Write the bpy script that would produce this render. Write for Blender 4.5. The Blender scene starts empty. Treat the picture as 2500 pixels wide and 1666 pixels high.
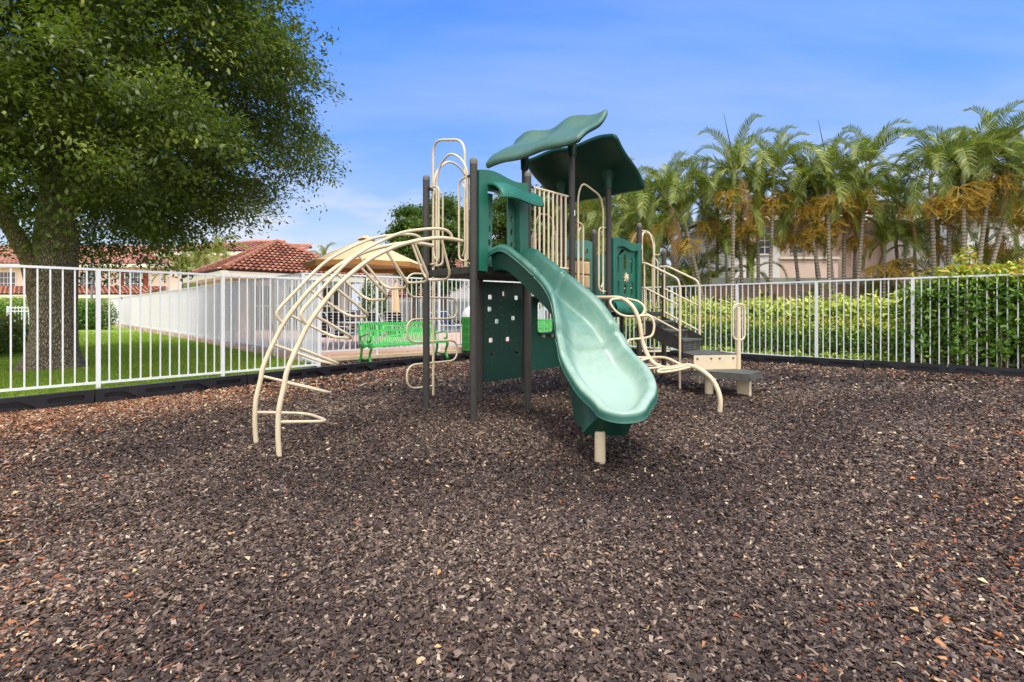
import bpy, math, random
import numpy as np
from mathutils import Vector, Matrix
from mathutils.geometry import tessellate_polygon

random.seed(7)
RNG = np.random.default_rng(7)
S = bpy.context.scene
COL = S.collection
PI = math.pi

# ------------------------------------------------------------------ camera
F, HC, CU, CV = 1200.0, 1.3, 1250.0, 755.0     # focal length in photo pixels, eye height, horizon centre
cd = bpy.data.cameras.new('camera')
cam = bpy.data.objects.new('camera', cd)
COL.objects.link(cam)
cam.location = (0, 0, HC)
cam.rotation_euler = (PI / 2, 0, 0)
cd.sensor_width = 36
cd.lens = F / 2500 * 36
cd.shift_y = -(833 - CV) / 2500
cd.clip_start = 0.05
cd.clip_end = 2000
S.camera = cam
S.view_settings.view_transform = 'Standard'
S.view_settings.look = 'None'
S.view_settings.gamma = 1
S.view_settings.exposure = 0.70

# ------------------------------------------------------------------ sky and sun
SUN = Vector((0.14, -0.36, 0.92)).normalized()
W = bpy.data.worlds.new('World')
S.world = W
W.use_nodes = True
nt = W.node_tree
nt.nodes.clear()
N = nt.nodes.new
L = nt.links.new
out = N('ShaderNodeOutputWorld')
bg = N('ShaderNodeBackground')
sky = N('ShaderNodeTexSky')
sky.sky_type = 'NISHITA'
sky.sun_disc = False
sky.sun_elevation = math.asin(SUN.z)
sky.sun_rotation = math.atan2(SUN.x, SUN.y)
sky.air_density = 1.0
sky.dust_density = 0.6
sky.ozone_density = 2.0
hs = N('ShaderNodeHueSaturation')
hs.inputs['Saturation'].default_value = 1.34
hs.inputs['Hue'].default_value = 0.514
hs.inputs['Value'].default_value = 2.0
L(sky.outputs[0], hs.inputs['Color'])
tc = N('ShaderNodeTexCoord')
sep = N('ShaderNodeSeparateXYZ')
L(tc.outputs['Generated'], sep.inputs[0])
def mth(op, a, b=None, c=None, clamp=False):
    n = N('ShaderNodeMath')
    n.operation = op
    n.use_clamp = clamp
    for i, x in enumerate((a, b, c)):
        if x is None:
            continue
        if isinstance(x, (int, float)):
            n.inputs[i].default_value = x
        else:
            L(x, n.inputs[i])
    return n.outputs[0]
zc = mth('MAXIMUM', sep.outputs['Z'], 0.0)
den = mth('ADD', zc, 0.16)
cx = mth('DIVIDE', sep.outputs['X'], den)
cy = mth('DIVIDE', sep.outputs['Y'], den)
cmb = N('ShaderNodeCombineXYZ')
L(cx, cmb.inputs[0]); L(cy, cmb.inputs[1])
mp = N('ShaderNodeMapping')
mp.inputs['Rotation'].default_value = (0, 0, math.radians(24))
mp.inputs['Scale'].default_value = (0.36, 1.15, 1)
mp.inputs['Location'].default_value = (1.9, 0.35, 0)
L(cmb.outputs[0], mp.inputs[0])
n1 = N('ShaderNodeTexNoise')
n1.inputs['Scale'].default_value = 1.1
n1.inputs['Detail'].default_value = 7
n1.inputs['Roughness'].default_value = 0.52
n1.inputs['Distortion'].default_value = 0.35
L(mp.outputs[0], n1.inputs['Vector'])
r1 = N('ShaderNodeMapRange')
r1.inputs['From Min'].default_value = 0.44
r1.inputs['From Max'].default_value = 0.86
L(n1.outputs[0], r1.inputs[0])
# puffier banks low over the horizon
mp2 = N('ShaderNodeMapping')
mp2.inputs['Scale'].default_value = (2.6, 2.6, 9.0)
mp2.inputs['Location'].default_value = (0.55, 0.3, 0.1)
L(tc.outputs['Generated'], mp2.inputs[0])
n2 = N('ShaderNodeTexNoise')
n2.inputs['Scale'].default_value = 1.4
n2.inputs['Detail'].default_value = 8
n2.inputs['Roughness'].default_value = 0.55
L(mp2.outputs[0], n2.inputs['Vector'])
low = N('ShaderNodeMapRange')
low.inputs['From Min'].default_value = 0.34
low.inputs['From Max'].default_value = 0.10
L(sep.outputs['Z'], low.inputs[0])
r2 = N('ShaderNodeMapRange')
r2.inputs['From Min'].default_value = 0.44
r2.inputs['From Max'].default_value = 0.62
L(n2.outputs[0], r2.inputs[0])
bank = mth('MULTIPLY', r2.outputs[0], low.outputs[0])
# unseen bright cloud added behind the viewer to light camera-facing surfaces
beh = N('ShaderNodeMapRange')
beh.inputs['From Min'].default_value = 0.30
beh.inputs['From Max'].default_value = -0.35
L(sep.outputs['Y'], beh.inputs[0])
back = mth('MULTIPLY', beh.outputs[0], 0.9)
wisp = mth('MULTIPLY', r1.outputs[0], 0.62)
haze = N('ShaderNodeMapRange')
haze.inputs['From Min'].default_value = 0.42
haze.inputs['From Max'].default_value = 0.0
L(sep.outputs['Z'], haze.inputs[0])
hz = mth('POWER', haze.outputs[0], 1.5)
hz = mth('MULTIPLY', hz, 0.70)
m1 = mth('MAXIMUM', wisp, mth('MULTIPLY', bank, 0.85))
m1 = mth('MAXIMUM', m1, back)
m1 = mth('ADD', m1, hz, clamp=True)
m1 = mth('MINIMUM', m1, 0.96)
mx = N('ShaderNodeMix')
mx.data_type = 'RGBA'
L(m1, mx.inputs['Factor'])
dim = N('ShaderNodeMapRange')
dim.inputs['From Min'].default_value = 0.02
dim.inputs['From Max'].default_value = 0.46
dim.inputs['To Min'].default_value = 0.36
dim.inputs['To Max'].default_value = 1.0
L(sep.outputs['Z'], dim.inputs[0])
dm = N('ShaderNodeMix')
dm.data_type = 'RGBA'
dm.blend_type = 'MULTIPLY'
dm.inputs['Factor'].default_value = 1.0
L(hs.outputs[0], dm.inputs['A'])
L(dim.outputs[0], dm.inputs['B'])
L(dm.outputs['Result'], mx.inputs['A'])
mx.inputs['B'].default_value = (4.75, 5.15, 5.9, 1)
mb_ = N('ShaderNodeMix')
mb_.data_type = 'RGBA'
L(back, mb_.inputs['Factor'])
L(mx.outputs['Result'], mb_.inputs['A'])
mb_.inputs['B'].default_value = (11.5, 11.3, 11.0, 1)  # extra bright white of the added fill cloud
L(mb_.outputs['Result'], bg.inputs['Color'])
bg.inputs['Strength'].default_value = 0.10
L(bg.outputs[0], out.inputs[0])

sl = bpy.data.lights.new('sun', 'SUN')
sl.energy = 2.0
sl.angle = math.radians(16)
sl.color = (1.0, 0.955, 0.88)
sun = bpy.data.objects.new('sun', sl)
COL.objects.link(sun)
sun.rotation_euler = (-SUN).to_track_quat('-Z', 'Y').to_euler()

# ------------------------------------------------------------------ materials
def lin(c):
    return tuple((x / 12.92 if x <= 0.04045 else ((x + 0.055) / 1.055) ** 2.4) for x in (v / 255 for v in c)) + (1,)

class M:
    """small node helper"""
    def __init__(s, name):
        s.m = bpy.data.materials.new(name)
        s.m.use_nodes = True
        s.t = s.m.node_tree
        s.b = s.t.nodes['Principled BSDF']
        s.o = s.t.nodes['Material Output']
    def n(s, typ, **kw):
        x = s.t.nodes.new(typ)
        for k, v in kw.items():
            setattr(x, k, v)
        return x
    def l(s, a, b):
        s.t.links.new(a, b)
    def coord(s, scale=(1, 1, 1), rot=(0, 0, 0)):
        c = s.n('ShaderNodeTexCoord')
        m = s.n('ShaderNodeMapping')
        m.inputs['Scale'].default_value = scale
        m.inputs['Rotation'].default_value = rot
        s.l(c.outputs['Object'], m.inputs[0])
        return m.outputs[0]
    def noise(s, vec, scale, detail=4, rough=0.55, dist=0):
        x = s.n('ShaderNodeTexNoise')
        x.inputs['Scale'].default_value = scale
        x.inputs['Detail'].default_value = detail
        x.inputs['Roughness'].default_value = rough
        x.inputs['Distortion'].default_value = dist
        s.l(vec, x.inputs['Vector'])
        return x.outputs[0]
    def ramp(s, fac, stops):
        x = s.n('ShaderNodeValToRGB')
        e = x.color_ramp.elements
        while len(e) < len(stops):
            e.new(0.5)
        for i, (p, c) in enumerate(stops):
            e[i].position = p
            e[i].color = lin(c) if max(c) > 1 else tuple(c) + (1,)
        s.l(fac, x.inputs[0])
        return x.outputs[0]
    def attr(s, name):
        x = s.n('ShaderNodeAttribute', attribute_name=name)
        return x.outputs['Fac']
    def mix(s, fac, a, b, blend='MIX'):
        x = s.n('ShaderNodeMix', data_type='RGBA', blend_type=blend)
        for sock, v in (('Factor', fac), ('A', a), ('B', b)):
            if isinstance(v, (int, float)):
                x.inputs[sock].default_value = v
            elif isinstance(v, tuple):
                x.inputs[sock].default_value = v
            else:
                s.l(v, x.inputs[sock])
        return x.outputs['Result']
    def bump(s, h, strength=0.3, dist=0.01):
        x = s.n('ShaderNodeBump')
        x.inputs['Strength'].default_value = strength
        x.inputs['Distance'].default_value = dist
        s.l(h, x.inputs['Height'])
        s.l(x.outputs[0], s.b.inputs['Normal'])
    def base(s, col):
        s.l(col, s.b.inputs['Base Color'])
    def rough(s, v):
        if isinstance(v, (int, float)):
            s.b.inputs['Roughness'].default_value = v
        else:
            s.l(v, s.b.inputs['Roughness'])

def worn(name, c1, c2, rough=0.45, scale=3.0, bump=0.06, fine=60, spec=0.5, dirt=None, metal=0):
    m = M(name)
    v = m.coord()
    a = m.noise(v, scale, 6, 0.62)
    col = m.ramp(a, [(0.3, c1), (0.72, c2)])
    if dirt:
        d = m.noise(v, scale * 2.7, 7, 0.7, 0.6)
        f = m.ramp(d, [(0.56, (0, 0, 0)), (0.75, (0.6, 0.6, 0.6))])
        col = m.mix(f, col, lin(dirt))
    m.base(col)
    h = m.noise(v, fine, 3)
    r = m.n('ShaderNodeMapRange')
    r.inputs['To Min'].default_value = rough - 0.1
    r.inputs['To Max'].default_value = rough + 0.14
    m.l(a, r.inputs[0])
    m.rough(r.outputs[0])
    m.b.inputs['Specular IOR Level'].default_value = spec
    m.b.inputs['Metallic'].default_value = metal
    m.bump(h, bump, 0.004)
    return m.m

MT = {}
MT['beige'] = worn('beige_coating', (214, 196, 164), (226, 210, 181), 0.42, 2.0, 0.05, dirt=(178, 156, 118))
MT['post'] = worn('brown_post_coating', (54, 51, 49), (68, 64, 61), 0.5, 4.0, 0.05)
MT['cap'] = worn('grey_cap_plastic', (92, 88, 85), (120, 116, 112), 0.6, 9.0, 0.05)
MT['green'] = worn('green_plastic', (24, 96, 78), (36, 112, 92), 0.42, 2.5, 0.05, 160)
MT['wall_green'] = worn('dark_green_sheet', (10, 62, 52), (16, 72, 60), 0.45, 2.5, 0.03, 200)
MT['panel_green'] = worn('panel_green_sheet', (28, 88, 74), (40, 104, 88), 0.5, 3.0, 0.03, 200)
MT['strip_green'] = worn('pale_teal_sheet', (66, 122, 110), (80, 136, 124), 0.5, 3.0, 0.03, 200)
MT['roof_green'] = worn('roof_green_plastic', (62, 100, 86), (86, 120, 106), 0.46, 2.2, 0.05, 150, dirt=(112, 132, 118))  # sky glare on the panel tops put in as a paler, greyer green
MT['roof_under'] = worn('shade_dark_roof_plastic', (12, 62, 50), (18, 72, 58), 0.45, 2.2, 0.04, 150)  # shade below the roof panels painted in as a darker green
MT['deck'] = worn('dark_deck_coating', (48, 47, 45), (62, 61, 58), 0.6, 12, 0.3, 240)
MT['step'] = worn('grey_step_coating', (72, 73, 68), (98, 98, 91), 0.62, 8, 0.25, 220, dirt=(120, 116, 104))
MT['hole'] = worn('dark_recess', (14, 14, 14), (20, 20, 20), 0.8)
MT['steel'] = worn('bolt_steel', (120, 118, 112), (150, 148, 142), 0.35, 20, 0.02, metal=0.8)
MT['sticker'] = worn('white_sticker', (235, 236, 240), (242, 243, 246), 0.4)
MT['white'] = worn('white_fence_paint', (226, 229, 234), (236, 238, 241), 0.4, 5, 0.03, 90, dirt=(196, 196, 186))
MT['white2'] = worn('white_pool_fence_paint', (228, 230, 233), (238, 239, 240), 0.4, 5, 0.03, 90, dirt=(200, 198, 186))
MT['black_plastic'] = worn('black_border_plastic', (26, 27, 34), (36, 37, 46), 0.34, 4, 0.05, 140, dirt=(58, 56, 56))
MT['bench'] = worn('bright_green_coating', (62, 176, 74), (80, 190, 92), 0.36, 5, 0.02, 120)
MT['bench_dark'] = worn('green_cast_frame', (44, 140, 52), (56, 156, 64), 0.4, 5, 0.02, 120)
MT['liner'] = worn('dark_liner', (16, 30, 18), (20, 36, 22), 0.6)
MT['lid'] = worn('white_lid_plastic', (214, 216, 218), (228, 229, 230), 0.4)
MT['tan'] = worn('tan_umbrella_fabric', (222, 190, 142), (232, 202, 156), 0.85, 3, 0.2, 500)
MT['tan_edge'] = worn('brown_umbrella_valance', (176, 122, 66), (190, 136, 78), 0.85, 3, 0.2, 500)
MT['bronze'] = worn('dark_bronze_pole', (44, 34, 28), (58, 46, 38), 0.4)
MT['strap_dark'] = worn('dark_vinyl_strap', (28, 28, 38), (38, 38, 50), 0.4)
MT['strap_blue'] = worn('blue_vinyl_strap', (46, 66, 120), (60, 84, 142), 0.4)
MT['cream'] = worn('cream_stucco', (230, 214, 198), (238, 225, 211), 0.85, 1.2, 0.25, 60)
MT['white_stucco'] = worn('white_stucco', (226, 222, 218), (236, 232, 228), 0.85, 1.2, 0.25, 60)
MT['pink'] = worn('pink_stucco', (222, 194, 178), (231, 206, 190), 0.85, 1.2, 0.25, 60)
MT['wall_pink'] = worn('garden_wall_stucco', (176, 140, 116), (190, 154, 128), 0.85, 1.6, 0.25, 60, dirt=(148, 122, 100))
MT['wall_cap'] = worn('pale_wall_cap', (204, 208, 196), (216, 219, 208), 0.8, 3, 0.1)
MT['trim'] = worn('cream_trim_paint', (226, 218, 198), (236, 228, 210), 0.6, 3, 0.05)
MT['dark_open'] = worn('shaded_doorway_paint', (70, 52, 40), (86, 64, 50), 0.7)
MT['shutter'] = worn('brown_shutter_paint', (132, 64, 44), (146, 74, 52), 0.6)
MT['lamp_grey'] = worn('grey_lamp_paint', (120, 126, 136), (138, 143, 150), 0.4)
MT['coping'] = worn('pool_coping', (206, 184, 160), (218, 198, 176), 0.7, 4)
MT['pool_tile'] = worn('brown_pool_tile', (112, 78, 60), (134, 96, 76), 0.3, 30)
MT['kerb'] = worn('rough_concrete_kerb', (172, 152, 124), (196, 178, 148), 0.9, 6, 0.6, 40, dirt=(142, 122, 98))

def glass_mat():
    m = M('window_glass')
    v = m.coord()
    a = m.noise(v, 0.8, 2)
    m.base(m.ramp(a, [(0.3, (58, 62, 70)), (0.7, (92, 98, 108))]))
    m.rough(0.08)
    return m.m
MT['glass'] = glass_mat()

def water_mat():
    m = M('pool_water')
    v = m.coord()
    m.base(m.ramp(m.noise(v, 1.2, 3), [(0.3, (92, 158, 186)), (0.7, (130, 190, 210))]))
    m.rough(0.08)
    m.bump(m.noise(v, 3.0, 4), 0.25, 0.05)
    return m.m
MT['water'] = water_mat()

def slide_mat():
    m = M('faded_slide_plastic')
    v = m.coord()
    wear = m.attr('wear')
    n = m.noise(v, 7, 7, 0.62, 0.4)
    st = m.noise(m.coord((2, 2, 2)), 2.2, 6, 0.6, 0.8)
    k = m.n('ShaderNodeMath', operation='MULTIPLY_ADD')
    m.l(n, k.inputs[0]); k.inputs[1].default_value = 0.30
    m.l(wear, k.inputs[2])
    col = m.ramp(k.outputs[0], [(0.13, (18, 74, 62)), (0.38, (42, 100, 86)), (0.68, (92, 134, 120)), (0.98, (160, 184, 170))])
    f = m.ramp(st, [(0.50, (0, 0, 0)), (0.72, (0.7, 0.7, 0.7))])
    kk = m.n('ShaderNodeMath', operation='MULTIPLY')
    kk.use_clamp = True
    g = m.n('ShaderNodeMath', operation='MULTIPLY')
    m.l(wear, g.inputs[0]); g.inputs[1].default_value = 0.55
    m.l(f, kk.inputs[0]); m.l(g.outputs[0], kk.inputs[1])
    col = m.mix(kk.outputs[0], col, lin((164, 190, 150)))
    m.base(col)
    r = m.n('ShaderNodeMapRange')
    r.inputs['To Min'].default_value = 0.26
    r.inputs['To Max'].default_value = 0.48
    m.l(n, r.inputs[0])
    m.rough(r.outputs[0])
    m.bump(m.noise(v, 130, 3), 0.04, 0.004)
    return m.m
MT['slide'] = slide_mat()

def leaf_mat(name, stops, trans=0.28, rough=0.45):
    m = M(name)
    t = m.attr('tint')
    col = m.ramp(t, stops)
    m.base(col)
    m.rough(rough)
    tr = m.n('ShaderNodeBsdfTranslucent')
    c2 = m.mix(0.5, col, lin((150, 190, 40)))
    m.l(c2, tr.inputs['Color'])
    mix = m.n('ShaderNodeMixShader')
    mix.inputs[0].default_value = trans
    m.l(m.b.outputs[0], mix.inputs[1])
    m.l(tr.outputs[0], mix.inputs[2])
    m.l(mix.outputs[0], m.o.inputs['Surface'])
    return m.m
MT['oak'] = leaf_mat('oak_leaves', [(0, (56, 68, 28)), (0.55, (90, 104, 42)), (0.85, (134, 146, 60)), (1, (176, 182, 86))])
MT['tree'] = leaf_mat('broad_leaves', [(0, (48, 70, 32)), (0.6, (76, 102, 44)), (1, (128, 150, 62))])
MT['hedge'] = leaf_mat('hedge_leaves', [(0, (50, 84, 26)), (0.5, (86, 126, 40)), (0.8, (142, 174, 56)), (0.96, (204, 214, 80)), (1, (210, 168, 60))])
MT['lime'] = leaf_mat('lime_leaves', [(0, (66, 104, 30)), (0.4, (140, 172, 52)), (0.8, (204, 214, 84)), (1, (226, 226, 120))])
MT['croton'] = leaf_mat('croton_leaves', [(0, (58, 88, 34)), (0.45, (112, 132, 42)), (0.7, (170, 110, 44)), (1, (162, 52, 34))])
MT['palm'] = leaf_mat('palm_leaflets', [(0, (70, 88, 40)), (0.5, (124, 138, 58)), (0.85, (188, 182, 80)), (1, (206, 182, 92))], 0.22)
MT['palm_dry'] = leaf_mat('dry_palm_leaflets', [(0, (124, 88, 54)), (0.5, (166, 124, 80)), (1, (190, 156, 108))], 0.2, 0.7)
MT['fruit'] = leaf_mat('orange_flower_stalk', [(0, (206, 158, 52)), (0.5, (228, 188, 74)), (1, (236, 206, 108))], 0.2, 0.6)
MT['chips'] = leaf_mat('mulch_chips', [(0, (30, 22, 18)), (0.30, (62, 48, 41)), (0.55, (94, 76, 66)), (0.80, (164, 142, 124)), (0.86, (118, 66, 40)), (0.93, (168, 100, 60)), (0.97, (190, 160, 122)), (1.0, (208, 192, 164))], 0.0, 0.75)
MT['fallen'] = leaf_mat('fallen_leaves', [(0, (150, 76, 40)), (0.4, (188, 116, 62)), (0.7, (208, 170, 112)), (1, (222, 206, 156))], 0.05, 0.7)
MT['grass'] = leaf_mat('grass_blades', [(0, (104, 130, 36)), (0.5, (148, 176, 56)), (1, (188, 204, 92))], 0.3, 0.5)

def bark_mat(name, a, b, c, sc=(15, 15, 4.2)):
    m = M(name)
    v = m.coord(sc)
    vo = m.n('ShaderNodeTexVoronoi', feature='DISTANCE_TO_EDGE')
    vo.inputs['Scale'].default_value = 3.2
    nz = m.n('ShaderNodeTexNoise')
    nz.inputs['Scale'].default_value = 2.5
    nz.inputs['Detail'].default_value = 5
    m.l(v, nz.inputs['Vector'])
    mixv = m.n('ShaderNodeMix', data_type='VECTOR')
    mixv.inputs['Factor'].default_value = 0.18
    m.l(v, mixv.inputs['A']); m.l(nz.outputs['Color'], mixv.inputs['B'])
    m.l(mixv.outputs['Result'], vo.inputs['Vector'])
    h = m.n('ShaderNodeMapRange')
    h.inputs['From Max'].default_value = 0.22
    m.l(vo.outputs['Distance'], h.inputs[0])
    n2 = m.noise(v, 6, 6, 0.7)
    col = m.ramp(h.outputs[0], [(0.0, a), (0.45, b), (1.0, c)])
    lich = m.ramp(m.noise(m.coord((1, 1, 1)), 5, 6, 0.7), [(0.52, (0, 0, 0)), (0.7, (0.55, 0.55, 0.55))])
    col = m.mix(lich, col, lin((140, 142, 124)))
    m.base(col)
    m.rough(0.9)
    ad = m.n('ShaderNodeMath', operation='MULTIPLY_ADD')
    m.l(n2, ad.inputs[0]); ad.inputs[1].default_value = 0.6
    m.l(h.outputs[0], ad.inputs[2])
    m.bump(ad.outputs[0], 1.0, 0.03)
    return m.m
MT['bark'] = bark_mat('oak_bark', (82, 70, 58), (150, 132, 110), (188, 172, 148))
MT['limb'] = bark_mat('oak_limb_bark', (110, 88, 70), (150, 124, 100), (172, 150, 126), (10, 10, 4))

def palm_bark():
    m = M('ringed_palm_bark')
    v = m.coord()
    w = m.n('ShaderNodeTexWave', wave_type='BANDS', bands_direction='Z')
    w.inputs['Scale'].default_value = 3.4
    w.inputs['Distortion'].default_value = 2.0
    m.l(v, w.inputs['Vector'])
    m.base(m.mix(0.4, m.ramp(w.outputs[0], [(0.1, (104, 92, 78)), (0.4, (158, 146, 130)), (1, (176, 166, 150))]), m.ramp(m.noise(v, 4, 5), [(0.3, (112, 104, 88)), (0.7, (176, 164, 146))])))
    m.rough(0.85)
    m.bump(w.outputs[0], 0.5, 0.02)
    return m.m
MT['palm_trunk'] = palm_bark()
MT['shaft'] = worn('green_crownshaft', (116, 132, 70), (150, 158, 96), 0.5, 5)

def tile_mat(name, a, b, c):
    m = M(name)
    v = m.coord()
    t = m.attr('tint')
    n = m.noise(v, 1.4, 6, 0.65)
    k = m.n('ShaderNodeMath', operation='MULTIPLY_ADD')
    m.l(t, k.inputs[0]); k.inputs[1].default_value = 0.5
    h = m.n('ShaderNodeMath', operation='MULTIPLY')
    m.l(n, h.inputs[0]); h.inputs[1].default_value = 0.6
    m.l(h.outputs[0], k.inputs[2])
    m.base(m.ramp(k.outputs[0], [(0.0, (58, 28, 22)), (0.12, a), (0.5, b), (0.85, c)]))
    m.rough(0.8)
    return m.m
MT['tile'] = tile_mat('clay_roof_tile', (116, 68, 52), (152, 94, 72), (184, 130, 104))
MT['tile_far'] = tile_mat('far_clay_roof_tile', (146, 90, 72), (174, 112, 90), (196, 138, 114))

def soil_mat(name, cols, sc=30, bs=0.8):
    m = M(name)
    v = m.coord()
    n = m.noise(v, sc, 8, 0.7)
    big = m.noise(v, 0.6, 4)
    col = m.ramp(n, cols)
    col = m.mix(0.35, col, m.ramp(big, [(0.35, cols[0][1]), (0.7, cols[-1][1])]))
    m.base(col)
    m.rough(0.95)
    m.bump(n, bs, 0.03)
    return m.m
MT['mulch'] = soil_mat('mulch_floor', [(0.3, (34, 29, 27)), (0.55, (62, 54, 51)), (0.75, (84, 74, 69))])
MT['soil'] = soil_mat('planting_soil', [(0.3, (44, 34, 28)), (0.55, (78, 60, 48)), (0.75, (104, 84, 66))])
MT['lawn'] = soil_mat('lawn_turf', [(0.3, (98, 122, 38)), (0.55, (136, 162, 54)), (0.75, (164, 182, 78))], 60, 0.5)

def paver_mat():
    m = M('pink_deck_paver')
    v = m.coord((1, 1, 1), (0, 0, math.radians(45)))
    br = m.n('ShaderNodeTexBrick')
    br.inputs['Scale'].default_value = 4.0
    br.inputs['Mortar Size'].default_value = 0.012
    br.inputs['Color1'].default_value = lin((206, 164, 142))
    br.inputs['Color2'].default_value = lin((222, 188, 166))
    br.inputs['Mortar'].default_value = lin((168, 134, 116))
    m.l(v, br.inputs['Vector'])
    m.base(m.mix(0.4, br.outputs['Color'], m.ramp(m.noise(v, 1.5, 5), [(0.3, (188, 150, 130)), (0.7, (228, 200, 182))])))
    m.rough(0.85)
    return m.m
MT['paver'] = paver_mat()

# ------------------------------------------------------------------ mesh helpers
def V(*a):
    return Vector(a)

def fillet(pts, r, n=5, closed=False):
    """round the corners of a polyline"""
    pts = [Vector(p) for p in pts]
    k = len(pts)
    o = []
    for i, p in enumerate(pts):
        if not closed and (i == 0 or i == k - 1):
            o.append(p)
            continue
        a, b = pts[i - 1], pts[(i + 1) % k]
        rr = r[i] if isinstance(r, (list, tuple)) else r
        da, db = a - p, b - p
        t = min(rr, da.length * 0.49, db.length * 0.49)
        s, e = p + da.normalized() * t, p + db.normalized() * t
        for j in range(n + 1):
            q = j / n
            o.append(s * (1 - q) ** 2 + p * 2 * q * (1 - q) + e * q * q)
    return o

def spline(pts, n=5):
    pts = [Vector(p) for p in pts]
    o = []
    for i in range(len(pts) - 1):
        p0, p1, p2, p3 = pts[max(i - 1, 0)], pts[i], pts[i + 1], pts[min(i + 2, len(pts) - 1)]
        for j in range(n):
            t = j / n
            o.append(0.5 * ((2 * p1) + (p2 - p0) * t + (2 * p0 - 5 * p1 + 4 * p2 - p3) * t * t + (3 * p1 - p0 - 3 * p2 + p3) * t ** 3))
    o.append(pts[-1])
    return o

class MB:
    def __init__(s):
        s.v, s.f, s.mi, s.at = [], [], [], None
    def add(s, vs, fs, mi=0):
        b = len(s.v)
        s.v += [tuple(v) for v in vs]
        s.f += [tuple(b + i for i in f) for f in fs]
        s.mi += [mi] * len(fs)
    def tube(s, pts, r, seg=10, closed=False, mi=0, flat=1.0, cap=True):
        pts = [Vector(p) for p in pts]
        n = len(pts)
        rs = r if isinstance(r, (list, tuple)) else [r] * n
        tg = []
        for i in range(n):
            a = pts[i - 1] if (closed or i > 0) else pts[i]
            b = pts[(i + 1) % n] if (closed or i < n - 1) else pts[i]
            t = b - a
            tg.append(t.normalized() if t.length > 1e-9 else Vector((0, 0, 1)))
        ref = Vector((0, 0, 1)) if abs(tg[0].z) < 0.9 else Vector((1, 0, 0))
        u = tg[0].cross(ref).normalized()
        vs = []
        for i in range(n):
            u = (u - tg[i] * u.dot(tg[i]))
            u = u.normalized() if u.length > 1e-6 else tg[i].orthogonal().normalized()
            w = tg[i].cross(u)
            for k in range(seg):
                a = 2 * PI * k / seg
                vs.append(pts[i] + u * (math.cos(a) * rs[i]) + w * (math.sin(a) * rs[i] * flat))
        fs = []
        m = n if closed else n - 1
        for i in range(m):
            for k in range(seg):
                a, b = i * seg + k, i * seg + (k + 1) % seg
                c, d = ((i + 1) % n) * seg + (k + 1) % seg, ((i + 1) % n) * seg + k
                fs.append((a, b, c, d))
        if not closed and cap:
            fs.append(tuple(range(seg - 1, -1, -1)))
            fs.append(tuple((n - 1) * seg + k for k in range(seg)))
        s.add(vs, fs, mi)
    def lathe(s, prof, c, seg=16, mi=0):
        c = Vector(c)
        vs, fs = [], []
        for r, z in prof:
            for k in range(seg):
                a = 2 * PI * k / seg
                vs.append(c + V(r * math.cos(a), r * math.sin(a), z))
        for i in range(len(prof) - 1):
            for k in range(seg):
                fs.append((i * seg + k, i * seg + (k + 1) % seg, (i + 1) * seg + (k + 1) % seg, (i + 1) * seg + k))
        fs.append(tuple(range(seg - 1, -1, -1)))
        fs.append(tuple((len(prof) - 1) * seg + k for k in range(seg)))
        s.add(vs, fs, mi)
    def box(s, c, size, ux=(1, 0, 0), uy=(0, 1, 0), mi=0):
        c, ux, uy = Vector(c), Vector(ux).normalized(), Vector(uy).normalized()
        uz = ux.cross(uy)
        vs = [c + ux * (sx * size[0] / 2) + uy * (sy * size[1] / 2) + uz * (sz * size[2] / 2) for sz in (-1, 1) for sy in (-1, 1) for sx in (-1, 1)]
        s.add(vs, [(0, 2, 3, 1), (4, 5, 7, 6), (0, 1, 5, 4), (2, 6, 7, 3), (0, 4, 6, 2), (1, 3, 7, 5)], mi)
    def plate(s, outer, holes, org, ux, uy, n, th, mi=0):
        """flat plate: outline and holes in (x, y) along ux, uy; thickness th along n"""
        org, ux, uy, n = Vector(org), Vector(ux), Vector(uy), Vector(n)
        loops = [outer] + list(holes)
        tri = tessellate_polygon([[V(p[0], p[1], 0) for p in lp] for lp in loops])
        fl = [p for lp in loops for p in lp]
        k = len(fl)
        fr = [org + ux * p[0] + uy * p[1] for p in fl]
        vs = fr + [p + n * th for p in fr]
        nn = ux.cross(uy)
        fs = []
        for t in tri:
            a, b, c = (Vector((fl[i][0], fl[i][1], 0)) for i in t)
            ccw = (b - a).cross(c - a).z > 0
            flip = ccw if nn.dot(n) > 0 else not ccw
            t2 = tuple(t)
            fs.append(tuple(reversed(t2)) if flip else t2)
            t3 = tuple(i + k for i in t2)
            fs.append(t3 if flip else tuple(reversed(t3)))
        o = 0
        for lp in loops:
            m = len(lp)
            for i in range(m):
                a, b = o + i, o + (i + 1) % m
                fs.append((a, b, b + k, a + k))
            o += m
        s.add(vs, fs, mi)
    def build(s, name, mat, parent=None, sharp=38, bevel=0, recalc=False):
        me = bpy.data.meshes.new(name)
        og = parent_loc(parent)
        me.from_pydata([(v[0] - og[0], v[1] - og[1], v[2] - og[2]) for v in s.v], [], s.f)
        mats = mat if isinstance(mat, (list, tuple)) else [mat]
        for m in mats:
            me.materials.append(MT[m] if isinstance(m, str) else m)
        if len(mats) > 1:
            me.polygons.foreach_set('material_index', s.mi)
        me.polygons.foreach_set('use_smooth', [True] * len(me.polygons))
        me.update()
        if recalc:
            import bmesh
            b = bmesh.new(); b.from_mesh(me)
            bmesh.ops.recalc_face_normals(b, faces=b.faces)
            b.to_mesh(me); b.free()
        me.set_sharp_from_angle(angle=math.radians(sharp))
        o = bpy.data.objects.new(name, me)
        COL.objects.link(o)
        if parent is not None:
            o.parent = parent
        if bevel:
            bv = o.modifiers.new('bevel', 'BEVEL')
            bv.width = bevel
            bv.segments = 2
            bv.limit_method = 'ANGLE'
            bv.angle_limit = math.radians(40)
        return o

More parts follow.
